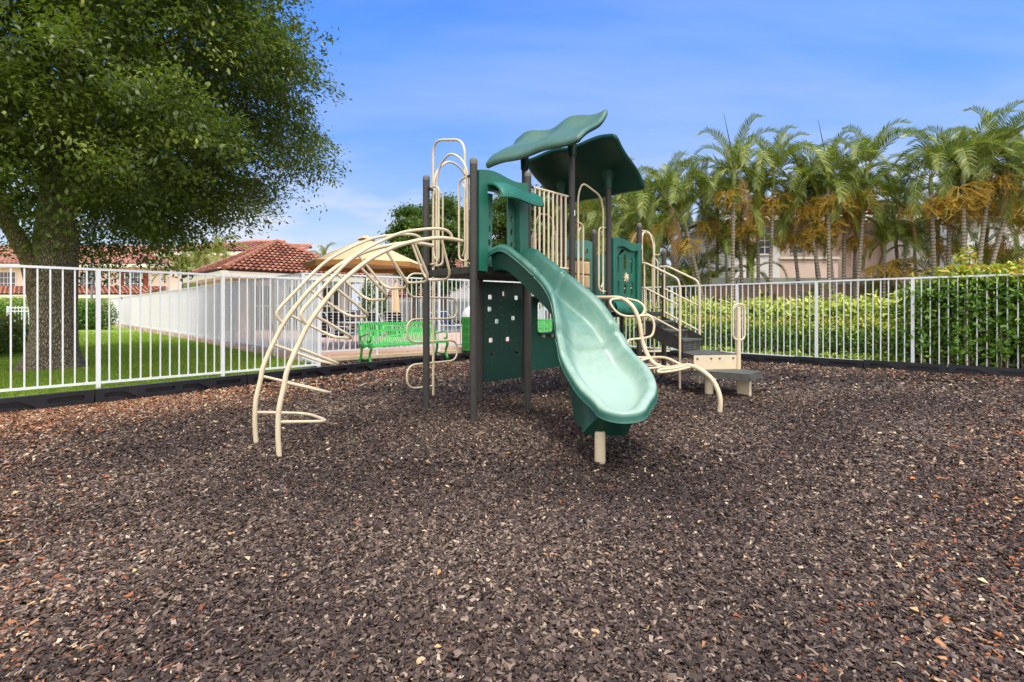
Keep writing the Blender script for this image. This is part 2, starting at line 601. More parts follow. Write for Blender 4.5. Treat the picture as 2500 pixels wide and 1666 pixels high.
def parent_loc(p):
    l = Vector((0, 0, 0))
    while p is not None:
        l = l + p.location
        p = p.parent
    return l

def tag(o, label=None, cat=None, group=None, kind=None):
    if label: o['label'] = label
    if cat: o['category'] = cat
    if group: o['group'] = group
    if kind: o['kind'] = kind
    return o

def empty(name, loc=(0, 0, 0), parent=None, rz=0):
    o = bpy.data.objects.new(name, None)
    o.empty_display_size = 0.2
    COL.objects.link(o)
    o.location = Vector(loc)
    o.rotation_euler = (0, 0, rz)
    if parent is not None:
        o.parent = parent
    return o

def copy_tree(o, parent=None):
    c = o.copy()
    COL.objects.link(c)
    if parent is not None:
        c.parent = parent
    for ch in list(o.children):
        copy_tree(ch, c)
    return c

def inst(name, me, parent, loc=(0, 0, 0), rot=(0, 0, 0), sc=(1, 1, 1)):
    o = bpy.data.objects.new(name, me)
    COL.objects.link(o)
    o.parent = parent
    o.location = loc
    o.rotation_euler = rot
    o.scale = sc
    return o

def mesh_np(name, verts, faces, mat, tint=None, parent=None, smooth=False):
    """fast mesh from numpy; faces is M x k"""
    og = np.array(parent_loc(parent))
    me = bpy.data.meshes.new(name)
    nv, (nf, k) = len(verts), faces.shape
    me.vertices.add(nv)
    me.vertices.foreach_set('co', (verts - og).astype(np.float32).ravel())
    me.loops.add(nf * k)
    me.loops.foreach_set('vertex_index', faces.astype(np.int32).ravel())
    me.polygons.add(nf)
    me.polygons.foreach_set('loop_start', (np.arange(nf) * k).astype(np.int32))
    if smooth:
        me.polygons.foreach_set('use_smooth', np.ones(nf, dtype=bool))
    me.update(calc_edges=True)
    if tint is not None:
        a = me.attributes.new('tint', 'FLOAT', 'POINT')
        a.data.foreach_set('value', tint.astype(np.float32))
    me.materials.append(MT[mat] if isinstance(mat, str) else mat)
    o = bpy.data.objects.new(name, me)
    COL.objects.link(o)
    if parent is not None:
        o.parent = parent
    return o

def unit(a):
    return a / np.maximum(np.linalg.norm(a, axis=1, keepdims=True), 1e-9)

def leaves(name, cen, dirs, nrm, ln, wd, tint, mat, parent=None, fold=0.12):
    """folded leaf blades: 4 vertices base, side, tip, side (two triangles would fold; one bent quad each)"""
    n = len(cen)
    d = unit(dirs)
    side = unit(np.cross(d, nrm))
    up = np.cross(side, d)
    ln = np.broadcast_to(ln, (n,))[:, None]
    wd = np.broadcast_to(wd, (n,))[:, None]
    b = cen - d * ln * 0.5
    t = cen + d * ln * 0.5 - up * ln * 0.10
    m = cen - d * ln * 0.05
    l = m + side * wd * 0.5 + up * wd * fold
    r = m - side * wd * 0.5 + up * wd * fold
    vs = np.stack([b, l, t, r], 1).reshape(-1, 3)
    fs = np.arange(n * 4).reshape(n, 4)
    return mesh_np(name, vs, fs, mat, np.repeat(tint, 4), parent)

def rnd_dirs(n):
    return unit(RNG.normal(size=(n, 3)))

# image helpers: photo pixel -> point of the place
def G(u, v, z=0.0):
    y = (HC - z) * F / (v - CV)
    return V((u - CU) / F * y, y, z)
def PX(u, v, y):
    return V((u - CU) / F * y, y, HC + (CV - v) / F * y)
def gz(x):
    t = np.clip((np.asarray(x, dtype=float) - 2) / 7, 0, 1)
    return 0.10 * t * t * (3 - 2 * t)

# playground axes: origin at the front post, A runs to the back right, B to the back left
AX = math.radians(44.6)
P0 = V(-0.447, 5.71, 0)
DA = V(math.sin(AX), math.cos(AX), 0)
DB = V(-math.cos(AX), math.sin(AX), 0)
ZU = V(0, 0, 1)
SP = 0.93
def AB(a, b, z=0):
    return P0 + DA * a + DB * b + ZU * z
def onB(u, v, b):
    t = (u - CU) / F
    a = (t * (P0.y + b * DB.y) - P0.x - b * DB.x) / (DA.x - t * DA.y)
    y = P0.y + a * DA.y + b * DB.y
    return a, HC + (CV - v) / F * y
def onA(u, v, a):
    t = (u - CU) / F
    b = (t * (P0.y + a * DA.y) - P0.x - a * DA.x) / (DB.x - t * DB.y)
    y = P0.y + a * DA.y + b * DB.y
    return b, HC + (CV - v) / F * y
def pB(u, v, b):
    a, z = onB(u, v, b)
    return AB(a, b, z)
def pA(u, v, a):
    b, z = onA(u, v, a)
    return AB(a, b, z)
def slot(cx, cy, w, h, n=6):
    """upright rounded slot outline"""
    r = w / 2
    o = []
    for k in range(n + 1):
        a = PI * k / n
        o.append((cx + r * math.cos(a), cy + h / 2 - r + r * math.sin(a)))
    for k in range(n + 1):
        a = PI + PI * k / n
        o.append((cx + r * math.cos(a), cy - h / 2 + r + r * math.sin(a)))
    return o
def rect(cx, cy, w, h):
    return [(cx - w / 2, cy - h / 2), (cx + w / 2, cy - h / 2), (cx + w / 2, cy + h / 2), (cx - w / 2, cy + h / 2)]
def rrect(cx, cy, w, h, r, n=4):
    o = []
    for sx, sy, a0 in ((1, 1, 0), (-1, 1, PI / 2), (-1, -1, PI), (1, -1, 1.5 * PI)):
        for k in range(n + 1):
            a = a0 + PI / 2 * k / n
            o.append((cx + sx * (w / 2 - r) + r * math.cos(a), cy + sy * (h / 2 - r) + r * math.sin(a)))
    return o

# ================================================================== ground
def sheet(name, poly, z, mat, kind='structure'):
    mb = MB()
    tri = tessellate_polygon([[V(x, y, 0) for x, y in poly]])
    vs = [V(x, y, z) for x, y in poly]
    fs = []
    for t in tri:
        a, b, c = (vs[i] for i in t)
        fs.append(tuple(t) if (b - a).cross(c - a).z > 0 else tuple(reversed(t)))
    mb.add(vs, fs)
    return tag(mb.build(name, mat), kind=kind)

FL0, FLD = V(-6.9, 6.62, 0), V(0.700, 0.714, 0)          # front left fence line
FR0, FRD = V(8.74, 8.82, 0), V(-0.699, 0.715, 0)         # right fence line
BL0, BLD = V(-5.72, 6.75, 0), V(0.628, 0.778, 0)         # border in front of the left fence
BR0 = FR0 + V(-0.715, -0.699, 0) * 0.35                  # border in front of the right fence
C1 = V(-4.68, 11.0, 0)                                   # corner of the pool fence
PA = V(-0.70, 0.714, 0)                                  # pool fence running away from the corner
PB = V(0.795, 0.606, 0)                                  # pool fence running right behind the bench
def on(o, d, k, z=0):
    p = o + d * k
    return V(p.x, p.y, z)

sheet('ground', [(-400, -60), (400, -60), (400, 600), (-400, 600)], -0.06, 'soil')

# mulch floor of the playground, slightly uneven
def mulch_h(x, y):
    return gz(x) + 0.012 * np.sin(1.3 * x + 0.7 * y) * np.sin(0.9 * y - 0.4 * x) + 0.006 * np.sin(3.1 * x - 2.2 * y) - 0.05 * np.exp(-((x - 0.85) ** 2 + (y - 3.55) ** 2) / 0.30) + 0.025 * np.exp(-((x - 0.7) ** 2 + (y - 2.75) ** 2) / 0.25)
bl = [on(BL0, BLD, -7), on(BL0, BLD, 10.2)]
br = [on(BR0, FRD, -6), on(BR0, FRD, 9.2)]
def inside_play(x, y):
    a = (x - BL0.x) * BLD.y - (y - BL0.y) * BLD.x        # right of the left border
    b = (x - BR0.x) * FRD.y - (y - BR0.y) * FRD.x        # left of the right border
    return (a > -0.07) & (b < 0.07)
nx, ny = 150, 130
gx, gy = np.meshgrid(np.linspace(-14, 14, nx), np.linspace(-3, 17, ny))
gv = np.stack([gx, gy, mulch_h(gx, gy)], 2).reshape(-1, 3)
ii = (np.arange(ny - 1)[:, None] * nx + np.arange(nx - 1)[None]).ravel()
gf = np.stack([ii, ii + 1, ii + nx + 1, ii + nx], 1)
cxy = gv[gf].mean(1)
gf = gf[inside_play(cxy[:, 0], cxy[:, 1])]
tag(mesh_np('mulch_floor', gv, gf, 'mulch', smooth=True), kind='structure')

# lawn left of the left fence, planting strips, pool deck
lawn_far = on(C1, PA, 60)
e_l = on(FL0, FLD, 4.38)
BLN, BRN = V(-0.778, 0.628, 0) * 0.12, V(0.715, 0.699, 0) * 0.12
sheet('lawn', [tuple((on(BL0, BLD, -8) + BLN).xy), tuple((on(BL0, BLD, 3.4) + BLN).xy), tuple(e_l.xy), tuple(C1.xy), tuple(lawn_far.xy), (-70, 53), (-60, 0)], 0.085, 'lawn')
sheet('planting_strip', [tuple((on(BL0, BLD, 2.6) + BLN).xy), tuple((on(BL0, BLD, 9.6) + BLN).xy), tuple(on(C1, PB, 7.6).xy), tuple((C1 + V(0.1, 0, 0)).xy), tuple(e_l.xy)], 0.11, 'mulch')
sheet('planting_bed', [tuple((on(BR0, FRD, -6) + BRN).xy), tuple((on(BR0, FRD, 9.3) + BRN).xy), (3, 19), (30, 19), (30, -4)], 0.09, 'soil')

deck_poly = [C1, on(C1, PB, 16), on(C1, PB, 16) + PA * 40, on(C1, PA, 42)]
mb = MB()
mb.plate([tuple(p.xy) for p in deck_poly], [], (0, 0, 0.235), (1, 0, 0), (0, 1, 0), (0, 0, -1), 0.25)
tag(mb.build('pool_deck', 'paver'), kind='structure')
mb = MB()                                                # rough concrete footing under the deck edge
pts = []
for k in range(40):
    q = on(C1, PB, -0.05 + 16.0 * k / 39)
    nrm = V(0.606, -0.795, 0)
    w = 0.10 + 0.05 * random.random()
    pts.append((q, nrm * w))
vs, fs = [], []
for q, w in pts:
    vs += [q + V(0, 0, 0.19), q + w + V(0, 0, 0.18), q + w * 1.25 + V(0, 0, 0.06)]
for k in range(39):
    a = k * 3
    fs += [(a, a + 1, a + 4, a + 3), (a + 1, a + 2, a + 5, a + 4)]
mb.add(vs, fs)
tag(mb.build('deck_footing', 'kerb', recalc=True), kind='structure')

# pool: a basin set in a coping ring on the deck
def pool():
    c = PX(1130, 0, 27.5)
    mb = MB()
    ux, uy = V(0.714, 0.70, 0), V(-0.70, 0.714, 0)
    outer = [(-9, -3.0), (9, -3.0), (9, 3.0), (-9, 3.0)]
    org = V(c.x, c.y, 0.26)
    mb.plate(outer, [[(-8.6, -2.6), (-8.6, 2.6), (8.6, 2.6), (8.6, -2.6)]], org, ux, uy, V(0, 0, -1), 0.02)
    cop = tag(mb.build('pool_edge', 'coping'), kind='structure')
    mb = MB()
    mb.box(org + uy * 3.2 + V(0, 0, 0.16), (18, 0.3, 0.30), ux, uy)
    tag(mb.build('pool_raised_edge', 'pool_tile'), kind='structure')
    mb = MB()
    q = [org + ux * x + uy * y + V(0, 0, -0.015) for x, y in ((-8.6, -2.6), (8.6, -2.6), (8.6, 2.6), (-8.6, 2.6))]
    mb.add(q, [(0, 1, 2, 3)])
    tag(mb.build('pool_water', 'water'), kind='structure')
pool()

# ================================================================== play structure
PS = tag(empty('play_structure', AB(0, 0, 0)), 'green and beige climbing frame with a wavy double roof, slide, arch ladder and stairs', 'play structure')

def post(a, b, top, sticker=None, z0=-0.06):
    mb = MB()
    p = AB(a, b)
    mb.lathe([(0.0445, z0), (0.0445, top - 0.075)], p, 18)
    o = mb.build('support_post', 'post', PS)
    if top < 3.2:
        mb = MB()
        r = 0.0465
        mb.lathe([(r, top - 0.08)] + [(r * math.cos(t), top - r + r * math.sin(t)) for t in (0, 0.35, 0.7, 1.05, 1.35, 1.55)], p, 18)
        mb.build('post_cap', 'cap', o)
    if sticker:
        z, ang = sticker
        mb = MB()
        vs = []
        for k in range(5):
            t = ang + (k - 2) * 0.17
            for zz in (z - 0.04, z + 0.04):
                vs.append(p + V(0.0462 * math.cos(t), 0.0462 * math.sin(t), zz))
        mb.add(vs, [(2 * k, 2 * k + 2, 2 * k + 3, 2 * k + 1) for k in range(4)])
        mb.build('sticker', 'sticker', o)
    return o
post(0, 0, 3.06); post(0, SP, 3.04); post(SP, 0, 3.09); post(SP, SP, 3.04)
post(2 * SP, 0, 3.60, (2.67, -0.6)); post(2 * SP, SP, 3.60)
post(3 * SP, 0, 3.32); post(3 * SP, SP, 3.32)
post(4 * SP, 0, 2.765, (2.35, -0.5)); post(4 * SP, SP, 2.76)
post(4.78, 0.10, 2.43); post(5 * SP, SP, 2.43)

# decks with drilled rims
def deck(i, z, j=0):
    mb = MB()
    c = AB((i + 0.5) * SP, (j + 0.5) * SP, z - 0.04)
    mb.box(c, (SP - 0.004, SP - 0.004, 0.08), DA, DB, 0)
    for s in range(6):
        t = 0.10 + 0.146 * s
        for e in (-1, 1):
            q = AB(i * SP + t, (0.5 + e * 0.5) * SP - e * 0.0, z - 0.045)
            mb.tube([q - DB * 0.004, q + DB * 0.004], 0.008, 8, mi=1)
            q = AB((i + 0.5 + e * 0.5) * SP, t, z - 0.045)
            mb.tube([q - DA * 0.004, q + DA * 0.004], 0.008, 8, mi=1)
    return mb.build('deck', ['deck', 'hole'], PS, bevel=0.006)
deck(0, 1.80); deck(1, 1.80); deck(2, 1.50); deck(3, 1.25); deck(4, 1.25)

# ---- wavy roof panels
def roof(a0, z0, a1, z1, shape, phase, sleeves):
    na, nb = 22, 46
    top, bot = [], []
    b0, b1 = -0.50, 1.31
    th = 0.042
    d = (DA * (a1 - a0) + ZU * (z1 - z0)).normalized()
    nrm = DB.cross(d)
    if nrm.z < 0: nrm = -nrm
    def P(s, t):
        x = b0 + (b1 - b0) * t
        p = AB(a0 + (a1 - a0) * s, x, z0 + (z1 - z0) * s)
        h = shape(s, t) + 0.042 * math.sin(2 * PI * ((x + phase) / 0.86)) * (0.28 + 0.75 * min(max(s, 0), 1))
        return p + nrm * h
    mb = MB()
    rings = []
    # closed shell: rows of (s), columns of (t); rim rounded by an extra middle ring
    idx = {}
    vs = []
    for i in range(na + 1):
        for j in range(nb + 1):
            # rounded corners in plan
            s, t = i / na, j / nb
            du, dv = min(s, 1 - s) * abs(a1 - a0) * 1.3, min(t, 1 - t) * (b1 - b0)
            p = P(s, t)
            e = min(du, dv)
            tt = th * math.sqrt(max(0.0, 1 - (1 - min(e / 0.05, 1)) ** 2))
            r = 0.09
            if du < r and dv < r:
                k = math.hypot(r - du, r - dv)
                if k > r:
                    # pull the corner in
                    f = (k - r) / k
                    ds = (r - du) * f / (abs(a1 - a0) * 1.3) * (1 if s < 0.5 else -1)
                    dt = (r - dv) * f / (b1 - b0) * (1 if t < 0.5 else -1)
                    p = P(s + ds, t + dt)
            idx[(0, i, j)] = len(vs); vs.append(p + nrm * tt)
            idx[(1, i, j)] = len(vs); vs.append(p - nrm * tt)
    fs = []
    for i in range(na):
        for j in range(nb):
            fs.append((idx[(0, i, j)], idx[(0, i + 1, j)], idx[(0, i + 1, j + 1)], idx[(0, i, j + 1)]))
            fs.append((idx[(1, i, j)], idx[(1, i, j + 1)], idx[(1, i + 1, j + 1)], idx[(1, i + 1, j)]))
    mb.add(vs, fs)
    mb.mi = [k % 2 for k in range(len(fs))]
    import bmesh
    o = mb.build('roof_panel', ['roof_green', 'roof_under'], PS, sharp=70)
    b = bmesh.new(); b.from_mesh(o.data)
    bmesh.ops.remove_doubles(b, verts=b.verts, dist=0.0008)
    bmesh.ops.recalc_face_normals(b, faces=b.faces)
    b.to_mesh(o.data); b.free()
    for (pa, pb, zb) in sleeves:
        s = (pa - a0) / (a1 - a0)
        t = (pb - b0) / (b1 - b0)
        zt = P(s, t).z + 0.01
        mb = MB()
        c = AB(pa, pb, 0)
        vs, fs = [], []
        for q, (rr, f) in enumerate(((0.05, 0), (0.06, 0.03), (0.066, 0.5), (0.082, 0.8), (0.115, 1.0))):
            for k in range(20):
                g = 2 * PI * k / 20
                oa, ob = rr * math.cos(g), rr * math.sin(g)
                ztk = P(s + oa / (a1 - a0), t + ob / (b1 - b0)).z - 0.012
                vs.append(AB(pa + oa, pb + ob, zb + (ztk - zb) * f))
        for q in range(4):
            for k in range(20):
                fs.append((q * 20 + k, q * 20 + (k + 1) % 20, (q + 1) * 20 + (k + 1) % 20, (q + 1) * 20 + k))
        fs.append(tuple(range(19, -1, -1)))
        mb.add(vs, fs)
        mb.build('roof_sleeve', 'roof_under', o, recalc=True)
    return o
roof(1.35, 3.47, 2.05, 4.10,
     lambda s, t: (1 - t) * (0.03 * math.sin(2 * PI * s) - 0.035 * math.sin(PI * s)) + t * 0.05 * math.sin(2 * PI * s),
     0.10, [(2 * SP, 0, 3.48), (2 * SP, SP, 3.47)])
roof(3.08, 3.14, 2.255, 3.82,
     lambda s, t: 0.035 * math.sin(2 * PI * s) + 0.02 * math.sin(PI * s),
     0.35, [(3 * SP, 0, 3.18), (3 * SP, SP, 3.18)])

# ---- slide (curved chute, flared exit)
def slide():
    n = 150
    Sl = 2.560
    s = np.concatenate([np.linspace(0, 2.16, 110), 2.16 + 0.40 * np.sin(np.linspace(0, PI / 2, 41)[1:])])
    for g in (0.78, 1.36):
        k = np.abs(s - g).argmin()
        s[k - 1], s[k], s[k + 1] = g - 0.005, g, g + 0.005
    x = np.clip((s - 0.609) / 2.013, 0, 1)
    th = np.radians(-44.6) - 1.016 * (x * x * (3 - 2 * x))
    d = np.stack([np.cos(th), np.sin(th)], 1)
    st = np.array(AB(0.476, 0)[:2])
    ds = np.diff(s)[:, None]
    c = st + np.concatenate([[[0, 0]], np.cumsum((d[1:] + d[:-1]) / 2 * ds, 0)])
    nr = np.stack([-d[:, 1], d[:, 0]], 1)
    wk = [0, .5, 1., 1.4, 1.7, 1.9, 2.1, 2.3]
    wv = [0.294, 0.268, 0.292, 0.41, 0.415, 0.389, 0.335, 0.234]
    zk = [0, .15, .3, .6, .9, 1.2, 1.5, 1.8, 2.1, 2.4, 2.8]
    zv = [1.956, 2.04, 2.042, 1.844, 1.631, 1.38, 0.865, 0.72, 0.59, 0.495, 0.445]
    dk = [0, .15, .3, .6, .9, 1.2, 1.5, 1.8, 2.1, 2.4, 2.6]
    dv = [.15, .20, .24, .27, .27, .24, .17, .14, .12, .095, .07]
    def smooth(y, k=5):
        w = np.ones(2 * k + 1) / (2 * k + 1)
        return np.convolve(np.pad(y, k, mode='edge'), w, 'valid')
    hw0 = smooth(np.interp(s, wk, wv), 5)
    e = np.clip((s - (Sl - .40)) / .40, 0, 1)
    hw = hw0 * np.sqrt(np.maximum(1 - e ** 2.4, 0.0001)) - 0.006
    hw = np.maximum(hw, 0.003)
    zr = smooth(np.interp(s, zk, zv), 4)
    dp = smooth(np.interp(s, dk, dv), 4)
    zr[0], zr[-1] = zv[0], np.interp(Sl, zk, zv)
    m = 44
    tt = np.sin(np.linspace(-PI / 2, PI / 2, m + 1))
    tt = 0.55 * tt + 0.45 * np.linspace(-1, 1, m + 1)
    pos = c[:, None, :] + nr[:, None, :] * (hw[:, None] * tt[None])[..., None]
    # distance to the outline
    ol = np.concatenate([c - nr * hw[:, None], (c + nr * hw[:, None])[::-1]])
    a, b = ol[:-1], ol[1:]
    pf = pos.reshape(-1, 2)
    dist = np.full(len(pf), 9.0)
    for i in range(len(a)):
        ab = b[i] - a[i]
        t = np.clip(((pf - a[i]) @ ab) / (ab @ ab + 1e-12), 0, 1)
        dist = np.minimum(dist, np.linalg.norm(pf - a[i] - t[:, None] * ab, axis=1))
    dist = dist.reshape(n, m + 1)
    lip = np.interp(s, [0, 1.2, 1.7, 2.58], [0.055, 0.055, 0.065, 0.07])[:, None]
    q = np.clip((dist - lip * 0.75) / np.interp(s, [0, 1.2, 1.7, 2.58], [0.20, 0.19, 0.145, 0.125])[:, None], 0, 1)
    h = q * q * q * (q * (q * 6 - 15) + 10)
    crown = 0.022 * np.sqrt(np.clip(1 - ((dist - lip * 0.5) / (lip * 0.5 + 1e-6)) ** 2, 0, 1)) * (dist < lip * 1.0)
    z = zr[:, None] - dp[:, None] * h + crown * 0.6 + 0.0
    for g in (0.78, 1.36):
        z[np.abs(s - g).argmin()] -= 0.004
    wear = np.interp(s, [0, .5, 1.0, 1.5, 2.0, 2.5], [0.06, 0.16, 0.46, 0.78, 0.95, 1.0])[:, None] * np.ones((1, m + 1))
    wear = wear * (0.72 + 0.28 * h) + 0.10 * (dist < lip)
    vs, wr, fs = [], [], []
    for i in range(n):
        for j in range(m + 1):
            vs.append((pos[i, j, 0], pos[i, j, 1], z[i, j])); wr.append(wear[i, j])
    for i in range(n - 1):
        for j in range(m):
            q0 = i * (m + 1) + j
            fs.append((q0, q0 + m + 1, q0 + m + 2, q0 + 1))
    # outer skirt following the outline
    base = len(vs)
    order = [(i, 0) for i in range(n)] + [(n - 1, j) for j in range(1, m)] + [(i, m) for i in range(n - 1, -1, -1)]
    k = len(order)
    prof = [(0.006, -0.012, 0.45), (0.012, -0.030, 0.18), (0.010, -0.060, 0.05), (0.018, -0.066, 0.30), (0.018, -0.074, 0.30), (-0.012, -0.072, 0.0)]
    ring0 = [i * (m + 1) + j for i, j in order]
    cc = c
    prev = ring0
    for off, dz, w in prof:
        cur = []
        for (i, j) in order:
            p = np.array([pos[i, j, 0], pos[i, j, 1]])
            if i == n - 1:
                o2 = d[-1]
            else:
                sgn = -1 if j == 0 else 1
                o2 = nr[i] * sgn * (1 - e[i]) + d[i] * e[i] + nr[i] * sgn * e[i] * 0.4
                o2 = o2 / np.linalg.norm(o2)
            vs.append((p[0] + o2[0] * off, p[1] + o2[1] * off, z[i, j] + dz)); wr.append(w)
            cur.append(len(vs) - 1)
        for i in range(k - 1):
            fs.append((prev[i], cur[i], cur[i + 1], prev[i + 1]))
        prev = cur
    mb = MB()
    mb.add(vs, fs)
    o = mb.build('slide', 'slide', PS, sharp=60)
    at = o.data.attributes.new('wear', 'FLOAT', 'POINT')
    at.data.foreach_set('value', np.array(wr, dtype=np.float32))
    # hull below the chute, boxing down to a foot at the exit
    mb = MB()
    vs, fs = [], []
    st2 = [i for i in range(2, n - 4, 2) if s[i] < 2.44]
    for i in st2:
        si = s[i]
        zt = zr[i] - 0.055
        zu = zr[i] - dp[i] - 0.06
        hu = hw0[i] * 0.70
        f = np.clip((si - 1.30) / 0.45, 0, 1); f = f * f * (3 - 2 * f)
        zb = zu * (1 - f) + 0.222 * f
        sh = -0.13 * f
        hb = hu * (1 - f) + 0.185 * f
        g = np.clip((si - 2.24) / 0.20, 0, 1)
        zb = zb * (1 - g) + (zt - 0.03) * g
        hb = hb * (1 - g) + 0.05 * g
        htop = max(hw[i] - 0.05, 0.03)
        hm = min(htop * 0.93, hu + 0.05)
        zm = max(zb + 0.6 * (zt - zb) * f, zu) if f > 0 else zu
        zm = min(zm, zt - 0.008)
        row = [(-htop, zt), (-hm, (zt + zm) / 2), (-hm * 0.95 * (1 - f) + f * (0.5 * (sh - hb) - 0.5 * hm), zm), (sh - hb, zb + 0.012), (sh - hb + 0.02, zb), (sh + hb - 0.02, zb), (sh + hb, zb + 0.012), (hm * 0.95 * (1 - f) + f * (0.5 * (sh + hb) + 0.5 * hm), zm), (hm, (zt + zm) / 2), (htop, zt)]
        for t, zz in row:
            vs.append((c[i, 0] + nr[i, 0] * t, c[i, 1] + nr[i, 1] * t, zz))
    w = 10
    for i in range(len(st2) - 1):
        for j in range(w - 1):
            a0 = i * w + j
            fs.append((a0, a0 + 1, a0 + w + 1, a0 + w))
    fs.append(tuple(range(w - 1, -1, -1)))
    fs.append(tuple((len(st2) - 1) * w + j for j in range(w)))
    mb.add(vs, fs)
    mb.build('slide_hull', 'wall_green', o, sharp=45, recalc=True)  # darker sheet green carries the shade below the chute
    mb = MB()
    p = V(0.752, 4.20, 0)
    mb.lathe([(0.046, -0.05), (0.046, 0.26)], p, 18)
    mb.build('support_leg', 'beige', o)
    return o
slide()

# ---- slide entrance: green archway with hood and perforated side strips
def scurve(a, base, amp, a0, a1):
    return base + amp * math.sin(2 * PI * (a - a0) / (a1 - a0))
hood = empty('slide_archway', AB(0.465, 0, 1.75), PS)
def archway():
    outer = [(0.045, 1.745), (0.175, 1.745), (0.185, 2.0), (0.20, 2.3), (0.185, 2.62), (0.175, 2.72), (0.74, 2.72), (0.735, 2.62), (0.725, 2.3), (0.74, 2.0), (0.75, 1.745), (0.885, 1.745)]
    top = [(0.885 - 0.84 * k / 24, scurve(0.885 - 0.84 * k / 24, 2.92, 0.028, 0.045, 0.885)) for k in range(25)]
    mb = MB()
    mb.plate(outer + top, [], AB(0, 0.035), DA, ZU, -DB, 0.085)
    mb.build('arch_frame', 'green', hood, bevel=0.022, sharp=50)
    for a0, dz in ((0.275, 0), (0.665, 0)):
        mb = MB()
        hs_ = [slot(a0 + 0.01, z + dz, 0.05, 0.085) for z in (2.44, 2.27, 2.10)]
        hs_ = [list(reversed(h)) for h in hs_]
        w = 0.062
        o_ = [(a0 - w, 1.81), (a0 + w, 1.81), (a0 + w, 2.2), (a0 + w + 0.012, 2.7), (a0 - w, 2.7)]
        mb.plate(o_, hs_, AB(0, 0.06), DA, ZU, -DB, 0.018)
        mb.build('perforated_strip', 'strip_green', hood, bevel=0.003)
    # hood: curled sheet standing out over the opening
    prof = [(0.045, 2.79), (0.10, 2.79), (0.17, 2.772), (0.235, 2.735), (0.285, 2.685), (0.315, 2.63), (0.322, 2.58)]
    prof = [(p.x, p.y) for p in spline([V(b, z, 0) for b, z in prof], 3)]
    na = 30
    th = 0.032
    vs, fs = [], []
    k = len(prof)
    for i in range(na + 1):
        t = i / na
        e = min(t, 1 - t) * 0.68
        rr = 1.0 if e > 0.06 else math.sqrt(max(0.02, 1 - (1 - e / 0.06) ** 2))
        wv = 0.03 * math.sin(2 * PI * (t - 0.02))
        for (b, z) in prof:
            a = 0.175 + (0.70 + 0.03 * (b / 0.3)) * t
            f = (b - 0.045) / 0.28
            bb = 0.045 + (b - 0.045) * (0.92 + 0.08 * rr)
            vs.append(AB(a, -bb, z + wv * (1 - 0.4 * f)))
        for q, (b, z) in enumerate(prof):
            b2, z2 = prof[min(q + 1, k - 1)]; b1, z1 = prof[max(q - 1, 0)]
            tb, tz = b2 - b1, z2 - z1
            l = math.hypot(tb, tz)
            a = 0.175 + (0.70 + 0.03 * (b / 0.3)) * t
            f = (b - 0.045) / 0.28
            bb = 0.045 + (b - 0.045) * (0.92 + 0.08 * rr)
            vs.append(AB(a, -(bb + tz / l * th), z + wv * (1 - 0.4 * f) - tb / l * th))
    st = 2 * k
    for i in range(na):
        for q in range(k - 1):
            a0 = i * st + q
            fs.append((a0, a0 + 1, a0 + st + 1, a0 + st))
            b0 = i * st + k + q
            fs.append((b0, b0 + st, b0 + st + 1, b0 + 1))
        fs.append((i * st + k - 1, i * st + 2 * k - 1, (i + 1) * st + 2 * k - 1, (i + 1) * st + k - 1))
        fs.append((i * st, (i + 1) * st, (i + 1) * st + k, i * st + k))
    for i in (0, na):
        for q in range(k - 1):
            a0 = i * st + q
            fs.append((a0, a0 + k, a0 + k + 1, a0 + 1))
    mb = MB()
    mb.add(vs, fs)
    mb.build('hood', 'green', hood, sharp=60, recalc=True, bevel=0.008)
archway()

# ---- arch ladder on the left
def arch_climber():
    root = empty('arch_climber', AB(-1.1, 0.45, 0), PS)
    prof = [(-2.11, -0.06), (-2.125, 0.16), (-2.125, 0.31), (-2.115, 0.44), (-2.075, 0.62), (-2.055, 0.73), (-2.005, 0.86), (-1.945, 0.99), (-1.86, 1.16), (-1.74, 1.33), (-1.60, 1.50), (-1.45, 1.64), (-1.24, 1.80), (-1.0, 1.93), (-0.82, 2.0), (-0.61, 2.06), (-0.40, 2.1), (-0.22, 2.11), (-0.04, 2.10)]
    guard = [(-1.875, 1.165), (-1.905, 1.20), (-1.925, 1.245), (-1.905, 1.30), (-1.79, 1.43), (-1.47, 1.765), (-1.22, 1.935), (-0.89, 2.10), (-0.62, 2.17), (-0.40, 2.205), (-0.28, 2.20), (-0.215, 2.165), (-0.19, 2.11)]
    pr = spline([V(a, z, 0) for a, z in prof], 4)
    gu = spline([V(a, z, 0) for a, z in guard], 4)
    for b in (0.153, 0.738):
        mb = MB()
        mb.tube([AB(p.x, b, p.y) for p in pr], 0.0222, 12)
        mb.build('side_rail', 'beige', root)
        mb = MB()
        mb.tube([AB(p.x, b, p.y) for p in gu], 0.0165, 10)
        mb.build('guard_rail', 'beige', root)
    roots = [(683, 1030), (697, 931), (729, 848), (771, 769), (824.5, 702), (884, 651), (948, 612), (1012, 592), (1075, 586)]
    tips = [(786, 1019), (798, 957), (818, 891), (847, 830), (885, 779), (929, 738), (977, 712), (1020, 692), (1070, 683)]
    for q, (r, t) in enumerate(zip(roots, tips)):
        ra, rz = onB(*r, 0.153)
        ta, tz = onB(*t, 0.445)
        o2 = min(pr, key=lambda p: (p.x - ra) ** 2 + (p.y - rz) ** 2)
        ra, rz = o2.x, o2.y
        dv = Vector((ta - ra, tz - rz))
        k = 0.49 / max(dv.length, 1e-3)
        k = min(max(k, 0.85), 1.15)
        ta, tz = ra + dv.x * k, rz + dv.y * k
        path = [AB(ra, 0.153, rz), AB(ta, 0.19, tz), AB(ta, 0.70, tz), AB(ra, 0.738, rz)]
        mb = MB()
        mb.tube(fillet(path, 0.15, 7), 0.0145, 10)
        mb.build('rung', 'beige', root)
arch_climber()

